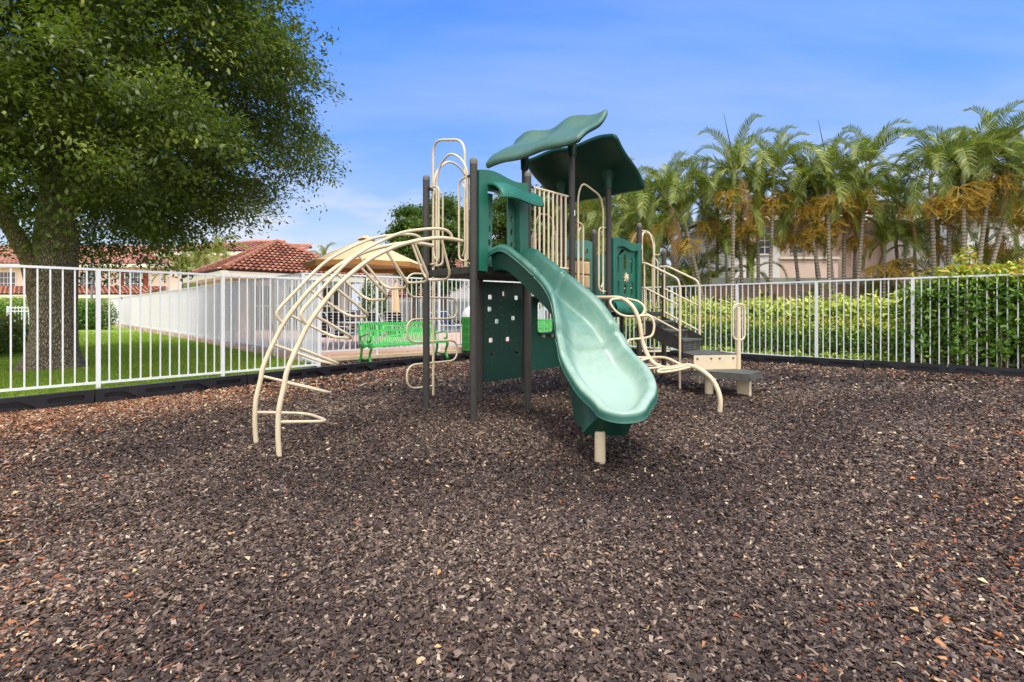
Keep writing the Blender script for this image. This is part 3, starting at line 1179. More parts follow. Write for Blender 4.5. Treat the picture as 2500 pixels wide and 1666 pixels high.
# ---- safety gates: a pair of hand loops and a hoop across an opening
def bracket(mb, p, d):
    mb.tube([p, p + d * 0.055], 0.017, 10, mi=1)
def gate(p, d, ln, zd, hoop, r=0.0132):
    """p: point at the first post, d: unit vector along the opening"""
    root = empty('safety_gate', (p.x, p.y, zd), PS)
    for e in (0, 1):
        q = p + d * (ln * e)
        w = d * (1 if e == 0 else -1)
        def at(x, z):
            return V(q.x, q.y, 0) + w * x + ZU * z
        mb = MB()
        path = [at(0.09, zd + 1.06), at(0.265, zd + 1.05), at(0.265, zd + 0.08), at(0.09, zd + 0.07)]
        mb.tube(fillet(path, 0.12, 6), r, 10)
        bracket(mb, at(0.044, zd + 1.06), w); bracket(mb, at(0.044, zd + 0.07), w)
        mb.tube(fillet([at(0.20, zd + 0.99), at(0.155, zd + 0.93), at(0.155, zd + 0.2), at(0.20, zd + 0.13)], 0.06, 4), r * 0.9, 8)
        mb.build('hand_loop', ['beige', 'post'], root)
    mb = MB()
    mb.tube(hoop, r * 1.05, 10)
    mb.build('hoop', 'beige', root)
def hoopB(pts, b, r=0.12):
    return fillet([AB(a, b, z) for a, z in pts], r, 7)
# left opening (towards the arch ladder) and back-left opening (towards the loop pole)
gate(AB(0, 0), DB, SP, 1.80, fillet([AB(0, 0.70, 1.84), AB(0.0, 0.71, 2.9), AB(0, 0.64, 3.12), AB(0, 0.43, 3.22), AB(0, 0.20, 3.08), AB(0, 0.10, 2.9), AB(0, 0.10, 1.84)], 0.14, 6))
gate(AB(0, SP), DA, SP, 1.80, fillet([AB(0.12, SP, 1.84), AB(0.11, SP, 2.95), AB(0.18, SP, 3.15), AB(0.38, SP, 3.32), AB(0.62, SP, 3.22), AB(0.76, SP, 3.0), AB(0.77, SP, 1.84)], 0.14, 6))
gate(AB(2 * SP, 0), DA, SP, 1.50, fillet([AB(2.0, 0, 1.54), AB(2.0, 0, 2.95), AB(2.10, 0, 3.16), AB(2.56, 0, 3.04), AB(2.64, 0, 2.86), AB(2.64, 0, 1.54)], 0.12, 6))
gate(AB(5 * SP, 0), DB, SP, 1.25, fillet([AB(4.65, 0.24, 1.29), AB(4.65, 0.24, 2.5), AB(4.65, 0.33, 2.78), AB(4.65, 0.60, 2.80), AB(4.65, 0.75, 2.5), AB(4.65, 0.76, 1.29)], 0.14, 6))

# ---- loop pole climber
def loop_pole():
    root = empty('loop_pole_climber', AB(0.66, 1.68, 0), PS)
    b = 1.68
    mb = MB()
    path = [AB(0.66, b, -0.06), AB(0.66, b, 3.83), AB(0.66, 0.95, 3.66), AB(0.66, 0.93, 1.80)]
    mb.tube(fillet(path, [0, 0.22, 0.22, 0], 8), 0.0185, 12)
    mb.build('hoop_pole', 'beige', root)
    lv = [pB(1057, v, b).z for v in (671, 727, 779, 834, 886, 942)]
    side = -1
    for k in range(5):
        z1, z0 = lv[k], lv[k + 1]
        w = 0.46 * side
        path = [AB(0.66, b, z1), AB(0.66 + w, b, z1), AB(0.66 + w, b, z0), AB(0.66, b, z0)]
        mb = MB()
        mb.tube(fillet(path, 0.165, 8), 0.0152, 10)
        mb.build('foot_loop', 'beige', root)
        side = -side
loop_pole()

# ---- picket barriers of the upper deck
def barrier(a0, a1, b, zb, zt, us=None):
    root = empty('picket_barrier', AB((a0 + a1) / 2, b, zb), PS)
    for z in (zt, zb):
        mb = MB()
        mb.tube([AB(a0 + 0.10, b, z), AB(a1 - 0.10, b, z)], 0.0165, 10)
        bracket(mb, AB(a0 + 0.044, b, z), DA); bracket(mb, AB(a1 - 0.044, b, z), -DA)
        mb.build('barrier_rail', ['beige', 'post'], root)
    n = 8
    for k in range(n):
        a = onB(us[k], 600, b)[0] if us else a0 + 0.11 + (a1 - a0 - 0.22) * k / (n - 1)
        mb = MB()
        mb.tube([AB(a, b, zb), AB(a, b, zt)], 0.0145, 10)
        mb.build('barrier_picket', 'beige', root)
barrier(SP, 2 * SP, 0, 1.87, 2.895, [1305.8, 1317, 1328, 1339, 1350, 1360, 1370, 1381])
gate(AB(2 * SP, SP), DA, SP, 1.50, fillet([AB(2.06, SP, 1.54), AB(2.06, SP, 2.55), AB(2.2, SP, 2.85), AB(2.5, SP, 2.85), AB(2.62, SP, 2.55), AB(2.62, SP, 1.54)], 0.12, 6))

# ---- panels
def climbing_wall():
    b = SP + 0.0
    holes_px = [((1150 + 370 / 7.84), (660 + 515 / 7.84)), (1231, 717.5), (1261, 727.5), (1196, 755), (1213.8, 785), (1253.3, 777), (1199, 831), (1240, 828.5), (1201, 863.5), (1263, 859)]
    hs_ = []
    for u, v in holes_px:
        a, z = onB(u, v, b)
        hs_.append(list(reversed(rrect(a, z, 0.085, 0.066, 0.016))))
    mb = MB()
    mb.plate([(0.995, 0.245), (1.80, 0.235), (1.80, 1.70), (0.995, 1.70)], hs_, AB(0, b), DA, ZU, DB, 0.02)
    o = mb.build('climbing_wall', 'wall_green', PS)
    for k in range(22):
        a, z = 1.04 + 0.72 * random.random(), 0.35 + 1.3 * random.random()
        for dz in (0, 0.10):
            q = AB(a, b, z + dz)
            mb = MB()
            mb.tube([q - DB * 0.004, q + DB * 0.001], 0.0075, 8)
            mb.build('bolt', 'steel', o)
climbing_wall()

def store_panel():
    b = SP
    a1, z1 = onB(1313, 830, b)
    hole = [(p.x, p.y) for p in fillet([V(a1, 0.92, 0), V(2.56, 0.92, 0), V(2.56, 1.42, 0), V(a1, 1.42, 0)], 0.07, 5, True)]
    mb = MB()
    mb.plate([(1.91, 0.32), (2.74, 0.33), (2.74, 1.48), (1.91, 1.48)], [list(reversed(hole))], AB(0, b), DA, ZU, DB, 0.022)
    o = mb.build('store_panel', 'panel_green', PS)
    mb = MB()
    mb.plate([(a1 - 0.01, 0.02), (2.57, 0.02), (2.55, -0.15), (a1 + 0.03, -0.15)], [], AB(0, b, 0.905), DA, DB, ZU, 0.014)
    mb.build('counter', 'panel_green', o)
    for a in (a1 + 0.12, 2.5):
        mb = MB()
        mb.box(AB(a, b - 0.02, 0.87), (0.05, 0.04, 0.06), DA, DB)
        mb.build('counter_bracket', 'beige', o, bevel=0.004)
store_panel()

def game_panel():
    b = SP
    mb = MB()
    top = [(3.675 - 0.84 * k / 16, 2.52 + 0.02 * math.sin(2 * PI * k / 16)) for k in range(17)]
    mb.plate([(2.835, 1.28), (3.675, 1.28)] + top, [list(reversed(rect(3.255, 1.79, 0.66, 0.84))), list(reversed(slot(3.5, 2.33, 0.09, 0.12)))], AB(0, b), DA, ZU, DB, 0.025)
    o = mb.build('game_panel', 'strip_green', PS)
    for i in range(3):
        for j in range(3):
            mb = MB()
            c = AB(3.05 + 0.205 * i, b + 0.012, 1.43 + 0.245 * j)
            mb.lathe([(0.07, 0), (0.085, 0.012), (0.085, 0.21), (0.07, 0.222)], c, 16)
            mb.build('spinning_drum', 'tan', o)
    mb = MB()
    mb.plate([(3.765, 1.28), (4.605, 1.28), (4.605, 2.28), (4.2, 2.34), (3.765, 2.30)], [list(reversed(slot(3.95 + 0.23 * k, 1.75, 0.06, 0.36))) for k in range(3)], AB(0, b), DA, ZU, DB, 0.025)
    mb.build('slotted_panel', 'panel_green', PS)
game_panel()

def sun_panel():
    top = [(3.665 - 0.82 * k / 24, 2.412 + 0.026 * math.sin(2 * PI * (1 - k / 24))) for k in range(25)]
    outer = [(2.845, 1.27), (3.665, 1.27)] + top
    hs_ = []
    for (u, v0, v1) in ((1507, 627, 667), (1524, 622, 661), (1540.6, 631, 671), (1507.5, 686, 722), (1524.8, 695, 728), (1541, 688, 724)):
        a, zt = onB(u, v0, 0)
        _, zb = onB(u, v1, 0)
        hs_.append(list(reversed(slot(a, (zt + zb) / 2, 0.075, zt - zb))))
    mb = MB()
    mb.plate(outer, hs_, AB(0, 0.01), DA, ZU, -DB, 0.022)
    o = mb.build('slotted_panel', 'green', PS, bevel=0.004)
    inner = [(2.945, 1.40), (3.575, 1.40)] + [(3.575 - 0.63 * k / 24, 2.275 + 0.026 * math.sin(2 * PI * (1 - k / 24))) for k in range(25)]
    mb = MB()
    n = len(outer)
    vs = [AB(a, b, z) for b, lp in ((-0.013, outer), (-0.062, outer), (-0.013, inner), (-0.062, inner)) for a, z in lp]
    fs = []
    for k in range(n):
        j = (k + 1) % n
        fs += [(k, j, n + j, n + k), (n + k, n + j, 3 * n + j, 3 * n + k), (3 * n + k, 3 * n + j, 2 * n + j, 2 * n + k), (2 * n + k, 2 * n + j, j, k)]
    mb.add(vs, fs)
    mb.build('panel_frame', 'green', o, bevel=0.010, recalc=True)
    mb = MB()
    st = []
    sa, sz = onB(1526, 678.6, 0)
    for k in range(32):
        t = 2 * PI * k / 32
        r = (0.085, 0.06, 0.035, 0.06)[k % 4]
        st.append((sa + r * math.cos(t), sz + r * math.sin(t)))
    mb.plate(st, [], AB(0, -0.012), DA, ZU, -DB, 0.02)
    mb.tube([AB(sa, -0.030, sz), AB(sa, -0.045, sz)], 0.036, 14)
    mb.build('sun_ornament', 'beige', o, bevel=0.003)
    mb = MB()                                            # bulging sill under the panel
    pr = [(0.0, 1.40), (0.05, 1.36), (0.085, 1.30), (0.07, 1.22), (0.02, 1.18)]
    vs, fs = [], []
    for i in range(13):
        t = i / 12
        k = 0.6 + 0.4 * math.sin(PI * t)
        for bb, z in pr:
            vs.append(AB(2.87 + 0.77 * t, -0.06 - bb * k, z + 0.02))
    for i in range(12):
        for q in range(4):
            a0 = i * 5 + q
            fs.append((a0, a0 + 5, a0 + 6, a0 + 1))
    mb.add(vs, fs)
    mb.build('sill', 'green', o, recalc=True)
sun_panel()

# ---- stairs, handrails and transfer platforms
def stairs():
    root = empty('stairs', AB(4.175, -0.4, 0.6), PS)
    a0, a1 = 3.83, 4.52
    pol = [(-0.02, 1.13), (-0.74, 0.80), (-0.74, 0.62), (-0.42, 0.70), (-0.20, 0.815), (-0.02, 0.825)]
    for a in (a0 - 0.012, a1):
        mb = MB()
        dz = 0.0 if a < 4 else 0.04
        mb.plate([(b, z + dz) for b, z in pol], [], AB(a, 0), DB, ZU, DA, 0.012)
        mb.build('stringer', 'deck', root)
    zs = [0.60, 0.80, 0.95, 1.10]
    bs = [-0.72, -0.48, -0.24, 0.0]
    for k in range(3):
        mb = MB()
        w = a1 - a0 - 0.006
        mb.box(AB((a0 + a1) / 2, (bs[k] + bs[k + 1]) / 2, zs[k + 1] - 0.018), (w, abs(bs[k + 1] - bs[k]) + 0.03, 0.036), DA, DB)
        rh = zs[k + 1] - zs[k]
        mb.box(AB((a0 + a1) / 2, bs[k] + 0.006, zs[k] + rh / 2 - 0.02), (w - 0.004, 0.012, rh - 0.04), DA, DB)
        for rr in range(5):
            for q in range(3):
                cz = zs[k] + 0.03 + (rh - 0.075) * rr / 4
                mb.box(AB(a0 + 0.15 + 0.20 * q, bs[k] - 0.001, cz), (0.17 - 0.02 * (rr % 2), 0.004, 0.012), DA, DB, 1)
        mb.build('step', ['step', 'hole'], root, bevel=0.004)
    return root
stairs()
def handrail(a, top, mid, low, vert, base_b):
    root = empty('handrail', AB(a, -0.35, 0.9), PS)
    tp = [pA(*p, a) for p in top]
    e = tp[-1]
    eb = onA(*top[-1], a)[0]
    mb = MB()
    mb.tube(fillet(tp + [AB(a, eb - 0.004, gz(AB(a, eb).x) - 0.05)], 0.10, 7), 0.0185, 12)
    mb.build('top_rail', 'beige', root)
    for m in (mid, low):
        mb = MB()
        mb.tube([pA(*m[0], a), pA(*m[1], a)], 0.0145, 10)
        mb.build('cross_rail', 'beige', root)
    mb = MB()
    q = pA(*vert, a)
    mb.tube([q, V(q.x, q.y, 0.86)], 0.0165, 10)
    mb.build('baluster', 'beige', root)
handrail(3.80, [(1563, 643.5), (1577, 643), (1655, 681), (1659.5, 700)], ((1573, 702), (1659, 747)), ((1574, 764), (1659, 809)), (1573, 643), -0.7)
handrail(4.55, [(1611, 652), (1629, 650.5), (1702, 685.5), (1707, 700)], ((1622, 705), (1706.5, 747.5)), ((1622, 762), (1706.5, 808)), (1622, 652), -0.7)

def platforms():
    root = empty('transfer_platform', AB(4.0, -1.3, 0.3), PS)
    up = [(3.83, -0.725), (3.53, -1.03), (4.13, -1.44), (4.52, -0.98), (4.52, -0.725)]
    mb = MB()
    mb.plate(up, [], AB(0, 0, 0.60), DA, DB, -ZU, 0.05)
    mb.build('upper_platform', 'step', root, bevel=0.006)
    lo = [(3.47, -1.04), (3.56, -1.84), (4.10, -1.84), (4.15, -1.43), (3.9, -1.2)]
    mb = MB()
    mb.plate(lo, [], AB(0, 0, 0.37), DA, DB, -ZU, 0.085)
    lo_o = mb.build('lower_platform', 'step', root, bevel=0.008)
    p, q = AB(*up[1]), AB(*up[2])
    d = (q - p).normalized()
    nn = V(d.y, -d.x, 0)
    ln = (q - p).length
    mb = MB()
    mb.plate([(0.0, 0.372), (ln - 0.0, 0.372), (ln - 0.0, 0.592), (0.0, 0.592)], [], p + nn * 0.006, d, ZU, nn, 0.014)
    sk = mb.build('platform_skirt', 'beige', root, bevel=0.003)
    for t in (0.08, 0.40, 0.60, 0.92):
        mb = MB()
        c = p + d * (ln * t) + ZU * 0.545
        mb.lathe([(0.020, -0.001), (0.019, 0.004), (0.012, 0.010), (0.003, 0.012)], (0, 0, 0), 14)
        R = Matrix((d, ZU, nn)).transposed()
        mb.v = [tuple(R @ Vector(v) + c + nn * 0.02) for v in mb.v]
        mb.build('bolt', 'steel', sk)
    for (a, b, kind) in ((3.66, -1.22, 'r'), (3.86, -1.66, 'b')):
        mb = MB()
        c = AB(a, b)
        g = float(gz(c.x)) - 0.05
        if kind == 'r':
            mb.lathe([(0.062, g), (0.062, 0.285)], c, 20)
        else:
            dd = V(0.42, -0.90, 0).normalized()
            ee = V(-dd.y, dd.x, 0)
            mb.box(c + ZU * ((g + 0.285) / 2), (0.22, 0.05, 0.285 - g), dd, ee)
        mb.build('platform_leg', 'beige', root, bevel=0.01)
    mb = MB()
    c = AB(4.145, -1.475)
    mb.tube([V(c.x, c.y, -0.05), V(c.x, c.y, 1.30), V(c.x, c.y, 1.335)], [0.034, 0.034, 0.028], 16)
    gp = mb.build('grab_post', 'beige', root)
    mb = MB()
    ux = V(0.97, 0.24, 0)
    cc = V(c.x, c.y, 0)
    pts = [(-0.105, 0.82), (0.105, 0.82), (0.105, 1.375), (-0.105, 1.375)]
    off = V(0.24, -0.97, 0) * 0.012
    mb.tube(fillet([cc + ux * x + ZU * z + off for x, z in pts], 0.10, 8, True), 0.0155, 10, closed=True)
    mb.build('grab_loop', 'beige', gp)
platforms()

# ---- vine climber: bent thick pole with leaf loops
def vine():
    root = empty('vine_climber', AB(2.45, -0.9, 0), PS)
    px = [(1448, 727), (1480, 727), (1509, 727.5), (1527, 734), (1545, 750), (1557.5, 775), (1563.5, 802), (1567, 827), (1574, 852), (1587, 877), (1605, 893), (1629, 899), (1665, 894), (1688, 894), (1713, 905), (1738, 926), (1753, 954), (1758.5, 980), (1757, 1006), (1756, 1016)]
    pts = [pA(u, v, 2.45) for u, v in px]
    mb = MB()
    mb.tube(spline(pts, 4), 0.0300, 14)
    mb.build('main_pole', 'beige', root)
    def leaf(px, y0, y1):
        n = len(px)
        pp = [PX(u, v, y0 + (y1 - y0) * (k / (n - 1)) + 0.0) for k, (u, v) in enumerate(px)]
        mb = MB()
        mb.tube(fillet(spline(pp, 3), 0.02, 2), 0.0172, 10)
        mb.build('leaf_loop', 'beige', root)
    leaf([(1527, 732), (1505, 730), (1492, 733), (1490, 741), (1500, 757), (1514, 768), (1532, 773), (1558, 772)], 7.16, 6.98)
    leaf([(1530, 729), (1545, 733), (1557, 736), (1572, 748), (1572, 764), (1560, 773)], 7.22, 7.02)
    leaf([(1560, 772), (1582, 771), (1592, 778), (1597, 793), (1595, 811), (1588, 822), (1567, 827)], 7.0, 6.9)
    leaf([(1566, 827), (1538, 830), (1532, 838), (1536, 858), (1552, 872), (1583, 874)], 6.9, 6.8)
    leaf([(1585, 874), (1614, 872.5), (1634, 877), (1657, 888), (1676, 895)], 6.85, 6.52)
    leaf([(1586, 875), (1564, 881), (1552, 890), (1570, 900), (1612, 898)], 6.8, 6.68)
    leaf([(1688, 896), (1655, 904), (1622, 909), (1606, 908.5), (1612, 903), (1640, 900), (1686, 892)], 6.40, 6.44)
vine()

def back_pole():
    root = empty('loop_pole_climber', AB(5.34, 0.6, 0), PS)
    p = AB(5.34, 0.6)
    top = AB(4.68, 0.5)
    mb = MB()
    mb.tube(fillet([V(p.x, p.y, -0.05), V(p.x, p.y, 2.76), V(top.x, top.y, 2.80), V(top.x, top.y, 2.2)], 0.2, 7), 0.0185, 12)
    mb.build('hoop_pole', 'beige', root)
    for k, z in enumerate((0.17, 0.45, 0.74, 1.03)):
        w = 0.30 if k % 2 else -0.30
        mb = MB()
        d = V(0.98, 0.2, 0)
        e = V(-0.2, 0.98, 0)
        c = V(p.x, p.y, z)
        mb.tube(fillet([c - d * 0.30 - e * 0.12, c + d * 0.30 - e * 0.12, c + d * 0.30 + e * 0.12, c - d * 0.30 + e * 0.12], 0.11, 6, True), 0.0152, 10, closed=True)
        mb.build('foot_loop', 'beige', root)
back_pole()

# ================================================================== fences
def unit_box(name, size, mat, c=(0, 0, 0)):
    mb = MB()
    mb.box(c, size)
    o = mb.build(name, mat)
    me = o.data
    bpy.data.objects.remove(o)
    return me
def fence(label, o0, d, posts, zb, zt, nint, mat, group=None, limit=None, skip_rails=False, zground=None, pk=0.019):
    """metal picket fence: posts at the given distances along the line, nint intervals per bay"""
    ang = math.atan2(d.y, d.x)
    base = on(o0, d, posts[0])
    root = tag(empty('picket_fence', base, None, ang), label, 'fence', group)
    def zz(k):
        p = on(o0, d, k)
        return float(zground(p.x)) if zground else 0.0
    z_p = zt + 0.012
    pm = unit_box('post_shape', (0.055, 0.055, z_p), mat, (0, 0, z_p / 2))
    km = unit_box('picket_shape', (pk, pk, zt - zb), mat, (0, 0, (zt + zb) / 2))
    L0 = posts[0]
    n = 0
    rest = []
    for q, k in enumerate(posts):
        inst('post', pm, root, (k - L0, 0, zz(k)))
        if q + 1 < len(posts):
            k2 = posts[q + 1]
            if not skip_rails:
                for z, h in ((zt, 0.034), (zb, 0.034)):
                    mb = MB()
                    a, b = V(k - L0 + 0.0275, 0, z + zz(k)), V(k2 - L0 - 0.0275, 0, z + zz(k2))
                    mb.box((a + b) / 2, ((b - a).length, 0.036, h), (b - a), (0, 1, 0))
                    o = mb.build('rail', mat)
                    o.parent = root
            for j in range(1, nint):
                kk = k + (k2 - k) * j / nint
                if limit is not None and n >= limit:
                    rest.append((kk - L0, zz(kk)))
                    continue
                inst('picket', km, root, (kk - L0, 0, zz(kk)))
                n += 1
    if rest:
        mb = MB()
        for x, z in rest:
            mb.box((x, 0, z + (zt + zb) / 2), (pk, pk, zt - zb))
        o = mb.build('picket_row', mat)
        o.parent = root
        tag(o, kind='stuff')
    return root
WF = 'white picket fences'
fence('white picket fence in front of the lawn and the big oak', FL0, FLD, [-0.68, 1.02, 2.68, 4.38], 0.20, 1.89, 13, 'white', WF)
fence('white picket fence in front of the hedges on the right', FR0, FRD, [-0.50, 1.207, 2.87, 4.58, 6.30, 8.0, 9.7], 0.22, 1.91, 13, 'white', WF, limit=100)
ret = C1 - V(e_l.x, e_l.y, 0)
fence('short white picket return panel between lawn fence and pool fence', V(e_l.x, e_l.y, 0), ret.normalized(), [0.0, ret.length - 0.06], 0.20, 1.89, 11, 'white', WF)
fence('white picket pool fence behind the green benches', C1, PB, [0.0, 1.72, 3.44, 5.16, 6.88, 8.6, 10.3], 0.33, 2.10, 13, 'white2', WF, limit=100, zground=None)
fence('long white pool fence running away beside the lawn', C1, PA, [0.06] + [1.75 * k for k in range(1, 24)], 0.33, 2.10, 13, 'white2', WF, limit=100, pk=0.024)

# ---- black plastic border pieces
def border_mesh(ln, pat):
    mb = MB()
    zt, zb = 0.195, -0.10
    hs_ = []
    x = 0.05
    cell = (ln - 0.10) / pat
    for k in range(pat):
        c = x + cell * (k + 0.5)
        w = cell * 0.80
        if k % 2 == 0:
            lo, hi = c - w / 2, c + w / 2
            pts = [V(lo, 0.135, 0), V(hi - 0.16, 0.135, 0), V(hi + 0.0, 0.04, 0), V(hi - 0.09, 0.012, 0), V(hi - 0.20, 0.072, 0), V(lo, 0.072, 0)]
            hs_.append([(p.x, p.y) for p in fillet(pts, 0.022, 4, True)])
        else:
            hs_.append(rrect(c, 0.105, w, 0.066, 0.030))
    mb.plate([(0, zb), (ln, zb), (ln, zt), (0, zt)], hs_, (0, 0, 0), (1, 0, 0), (0, 0, 1), (0, 1, 0), 0.055)
    mb.box((ln / 2, 0.082, (zt + zb) / 2), (ln, 0.045, zt - zb - 0.004))
    o = mb.build('border_shape', 'black_plastic', bevel=0)
    me = o.data
    bpy.data.objects.remove(o)
    return me
bm_l = border_mesh(1.985, 4)
bm_r = border_mesh(1.265, 2)
BG = 'black border pieces round the mulch'
lab_l = {-2: 'black border piece nearest the viewer below the oak fence', -1: 'black plastic border piece below the fence left of the oak trunk foot', 0: 'black border piece below the lawn, left of the arch ladder',
         1: 'black border piece behind the arch ladder feet', 2: 'black border piece in front of the green slatted bench', 3: 'black border piece seen behind the front posts and loop pole', 4: 'black border piece in the shade behind the climbing wall'}
def border(me, p, d, label, z=0.0):
    o = bpy.data.objects.new('border_piece', me)
    COL.objects.link(o)
    o.location = V(p.x, p.y, z)
    o.rotation_euler = (0, 0, math.atan2(d.y, d.x))
    md = o.modifiers.new('bevel', 'BEVEL'); md.width = 0.006; md.segments = 2; md.limit_method = 'ANGLE'; md.angle_limit = math.radians(50)
    tag(o, label, 'border', BG)
for k in range(-1, 5):
    border(bm_l, on(BL0, BLD, 2.0 * k), BLD, lab_l[k])
lab_r = ['black border piece in the right corner below the leafy fence', 'black border piece left of the one in the right corner', 'black border piece just right of the thick fence post by the hedge', 'black border piece below the fence between the two thick right posts',
         'black border piece right of the beige grab post', 'black border piece behind the transfer platform', 'black border piece behind the stair stringer', 'black border piece far back between the panels']
for k in range(8):
    q = -0.60 + 1.28 * (k)
    p = on(BR0, FRD, q + 1.265)
    border(bm_r, p, -FRD, lab_r[k], float(gz(p.x)) * 0.9)

# ================================================================== benches, bin
def make_bench():
    r = empty('park_bench')
    ln = 2.0
    prof = spline([V(-0.01, 0.375, 0), V(0.0, 0.42, 0), V(0.05, 0.435, 0), V(0.2, 0.415, 0), V(0.36, 0.40, 0), V(0.44, 0.43, 0), V(0.485, 0.55, 0), V(0.525, 0.72, 0), V(0.56, 0.85, 0), V(0.60, 0.885, 0), V(0.64, 0.865, 0), V(0.645, 0.82, 0)], 4)
    prof = [(p.x, p.y) for p in prof]
    n = 36
    mb = MB()
    for k in range(n):
        x0 = -ln / 2 + ln * k / n
        w = ln / n * 0.60
        vs, fs = [], []
        for i, (y, z) in enumerate(prof):
            j = min(i + 1, len(prof) - 1); q = max(i - 1, 0)
            ty, tz = prof[j][0] - prof[q][0], prof[j][1] - prof[q][1]
            l = math.hypot(ty, tz)
            oy, oz = tz / l * 0.006, -ty / l * 0.006
            vs += [(x0, y, z), (x0 + w, y, z), (x0 + w, y + oy, z + oz), (x0, y + oy, z + oz)]
        for i in range(len(prof) - 1):
            a = i * 4
            for e in range(4):
                f = (e + 1) % 4
                fs.append((a + e, a + f, a + 4 + f, a + 4 + e))
        fs += [(3, 2, 1, 0), tuple(len(vs) - 4 + e for e in range(4))]
        mb.add(vs, fs)
    for i0, i1 in ((0, 5), (14, 15), (27, 28), (41, 44)):                # cross bands tie the straps together
        seg = prof[i0:i1 + 1]
        vs, fs = [], []
        for (y, z) in seg:
            vs += [(-ln / 2, y + 0.001, z - 0.0015), (ln / 2, y + 0.001, z - 0.0015)]
        for i in range(len(seg) - 1):
            fs.append((2 * i, 2 * i + 1, 2 * i + 3, 2 * i + 2))
        mb.add(vs, fs)
    mb.build('slatted_seat', 'bench', r, sharp=50, recalc=True)
    def leg(pts, x, w=0.035, t=0.05):
        mb = MB()
        pp = spline([V(x, y, z) for y, z in pts], 5)
        mb.tube(pp, [t * (1.15 - 0.35 * math.sin(PI * i / (len(pp) - 1))) / 1.2 for i in range(len(pp))], 8, flat=0.7)
        return mb
    for x in (-ln / 2 + 0.0, ln / 2 - 0.0):
        leg([(0.02, 0.43), (0.0, 0.34), (0.05, 0.24), (0.07, 0.14), (0.02, 0.04), (-0.03, 0.0)], x).build('leg', 'bench_dark', r)
        leg([(0.40, 0.42), (0.42, 0.30), (0.45, 0.15), (0.52, 0.0)], x).build('leg', 'bench_dark', r)
        mb = MB()
        mb.tube(spline([V(x, 0.06, 0.13), V(x, 0.25, 0.10), V(x, 0.45, 0.12)], 5), 0.018, 8)
        mb.tube(spline([V(x, 0.0, 0.40), V(x, 0.2, 0.385), V(x, 0.42, 0.39), V(x, 0.50, 0.55), V(x, 0.56, 0.82)], 5), 0.02, 8)
        mb.build('side_frame', 'bench_dark', r)
        mb = MB()
        mb.tube(spline([V(x, 0.50, 0.58), V(x, 0.36, 0.60), V(x, 0.22, 0.635), V(x, 0.10, 0.64), V(x, 0.03, 0.59), V(x, 0.03, 0.50), V(x, 0.09, 0.465), V(x, 0.12, 0.50)], 5), 0.024, 8, flat=0.6)
        mb.build('armrest', 'bench_dark', r)
    return r
bn = make_bench()
bd = V(0.717, 0.697, 0)
pb1 = V(-2.27, 11.12, 0.115)
bn.location = pb1
bn.rotation_euler = (0, 0, math.atan2(bd.y, bd.x))
tag(bn, 'bright green slatted park bench with curled armrests beside the arch ladder', 'bench', 'green slatted benches')
b2 = copy_tree(bn)
b2.location = V(1.28, 14.35, 0.115)
b2['label'] = 'green slatted bench glimpsed through the store window below the slide'

def trash_can(p):
    r = empty('trash_can')
    R_, h = 0.29, 0.86
    mb = MB()
    n = 34
    for k in range(n):
        a = 2 * PI * k / n
        c = V(R_ * math.cos(a), R_ * math.sin(a), 0.05 + h / 2)
        mb.box(c, (0.006, 2 * PI * R_ / n * 0.62, h), (math.cos(a), math.sin(a), 0), (-math.sin(a), math.cos(a), 0))
    for z in (0.06, 0.26, 0.47, 0.68, 0.90):
        mb.lathe([(R_ - 0.004, z - 0.022), (R_ + 0.0045, z - 0.022), (R_ + 0.0045, z + 0.022), (R_ - 0.004, z + 0.022)], (0, 0, 0), 34)
    mb.build('slatted_drum', 'bench_dark', r)
    mb = MB()
    mb.lathe([(R_ - 0.03, 0.06), (R_ - 0.03, 0.90)], (0, 0, 0), 28)
    mb.build('liner', 'liner', r)
    mb = MB()
    mb.lathe([(R_ + 0.01, 0.925), (R_ + 0.012, 0.955), (R_ * 0.93, 1.05), (R_ * 0.72, 1.15), (R_ * 0.4, 1.21), (0.02, 1.23)], (0, 0, 0), 30)
    mb.build('lid', 'lid', r)
    mb = MB()
    for k in range(3):
        a = 2 * PI * k / 3
        mb.tube([V(0.2 * math.cos(a), 0.2 * math.sin(a), 0), V(0.2 * math.cos(a), 0.2 * math.sin(a), 0.07)], 0.02, 8)
    mb.build('base_feet', 'bench_dark', r)
    r.location = p
    tag(r, 'green slatted litter bin with white dome lid behind the front post', 'trash can')
trash_can(V(PX(1154, 0, 13.3).x, 13.3, 0.16))

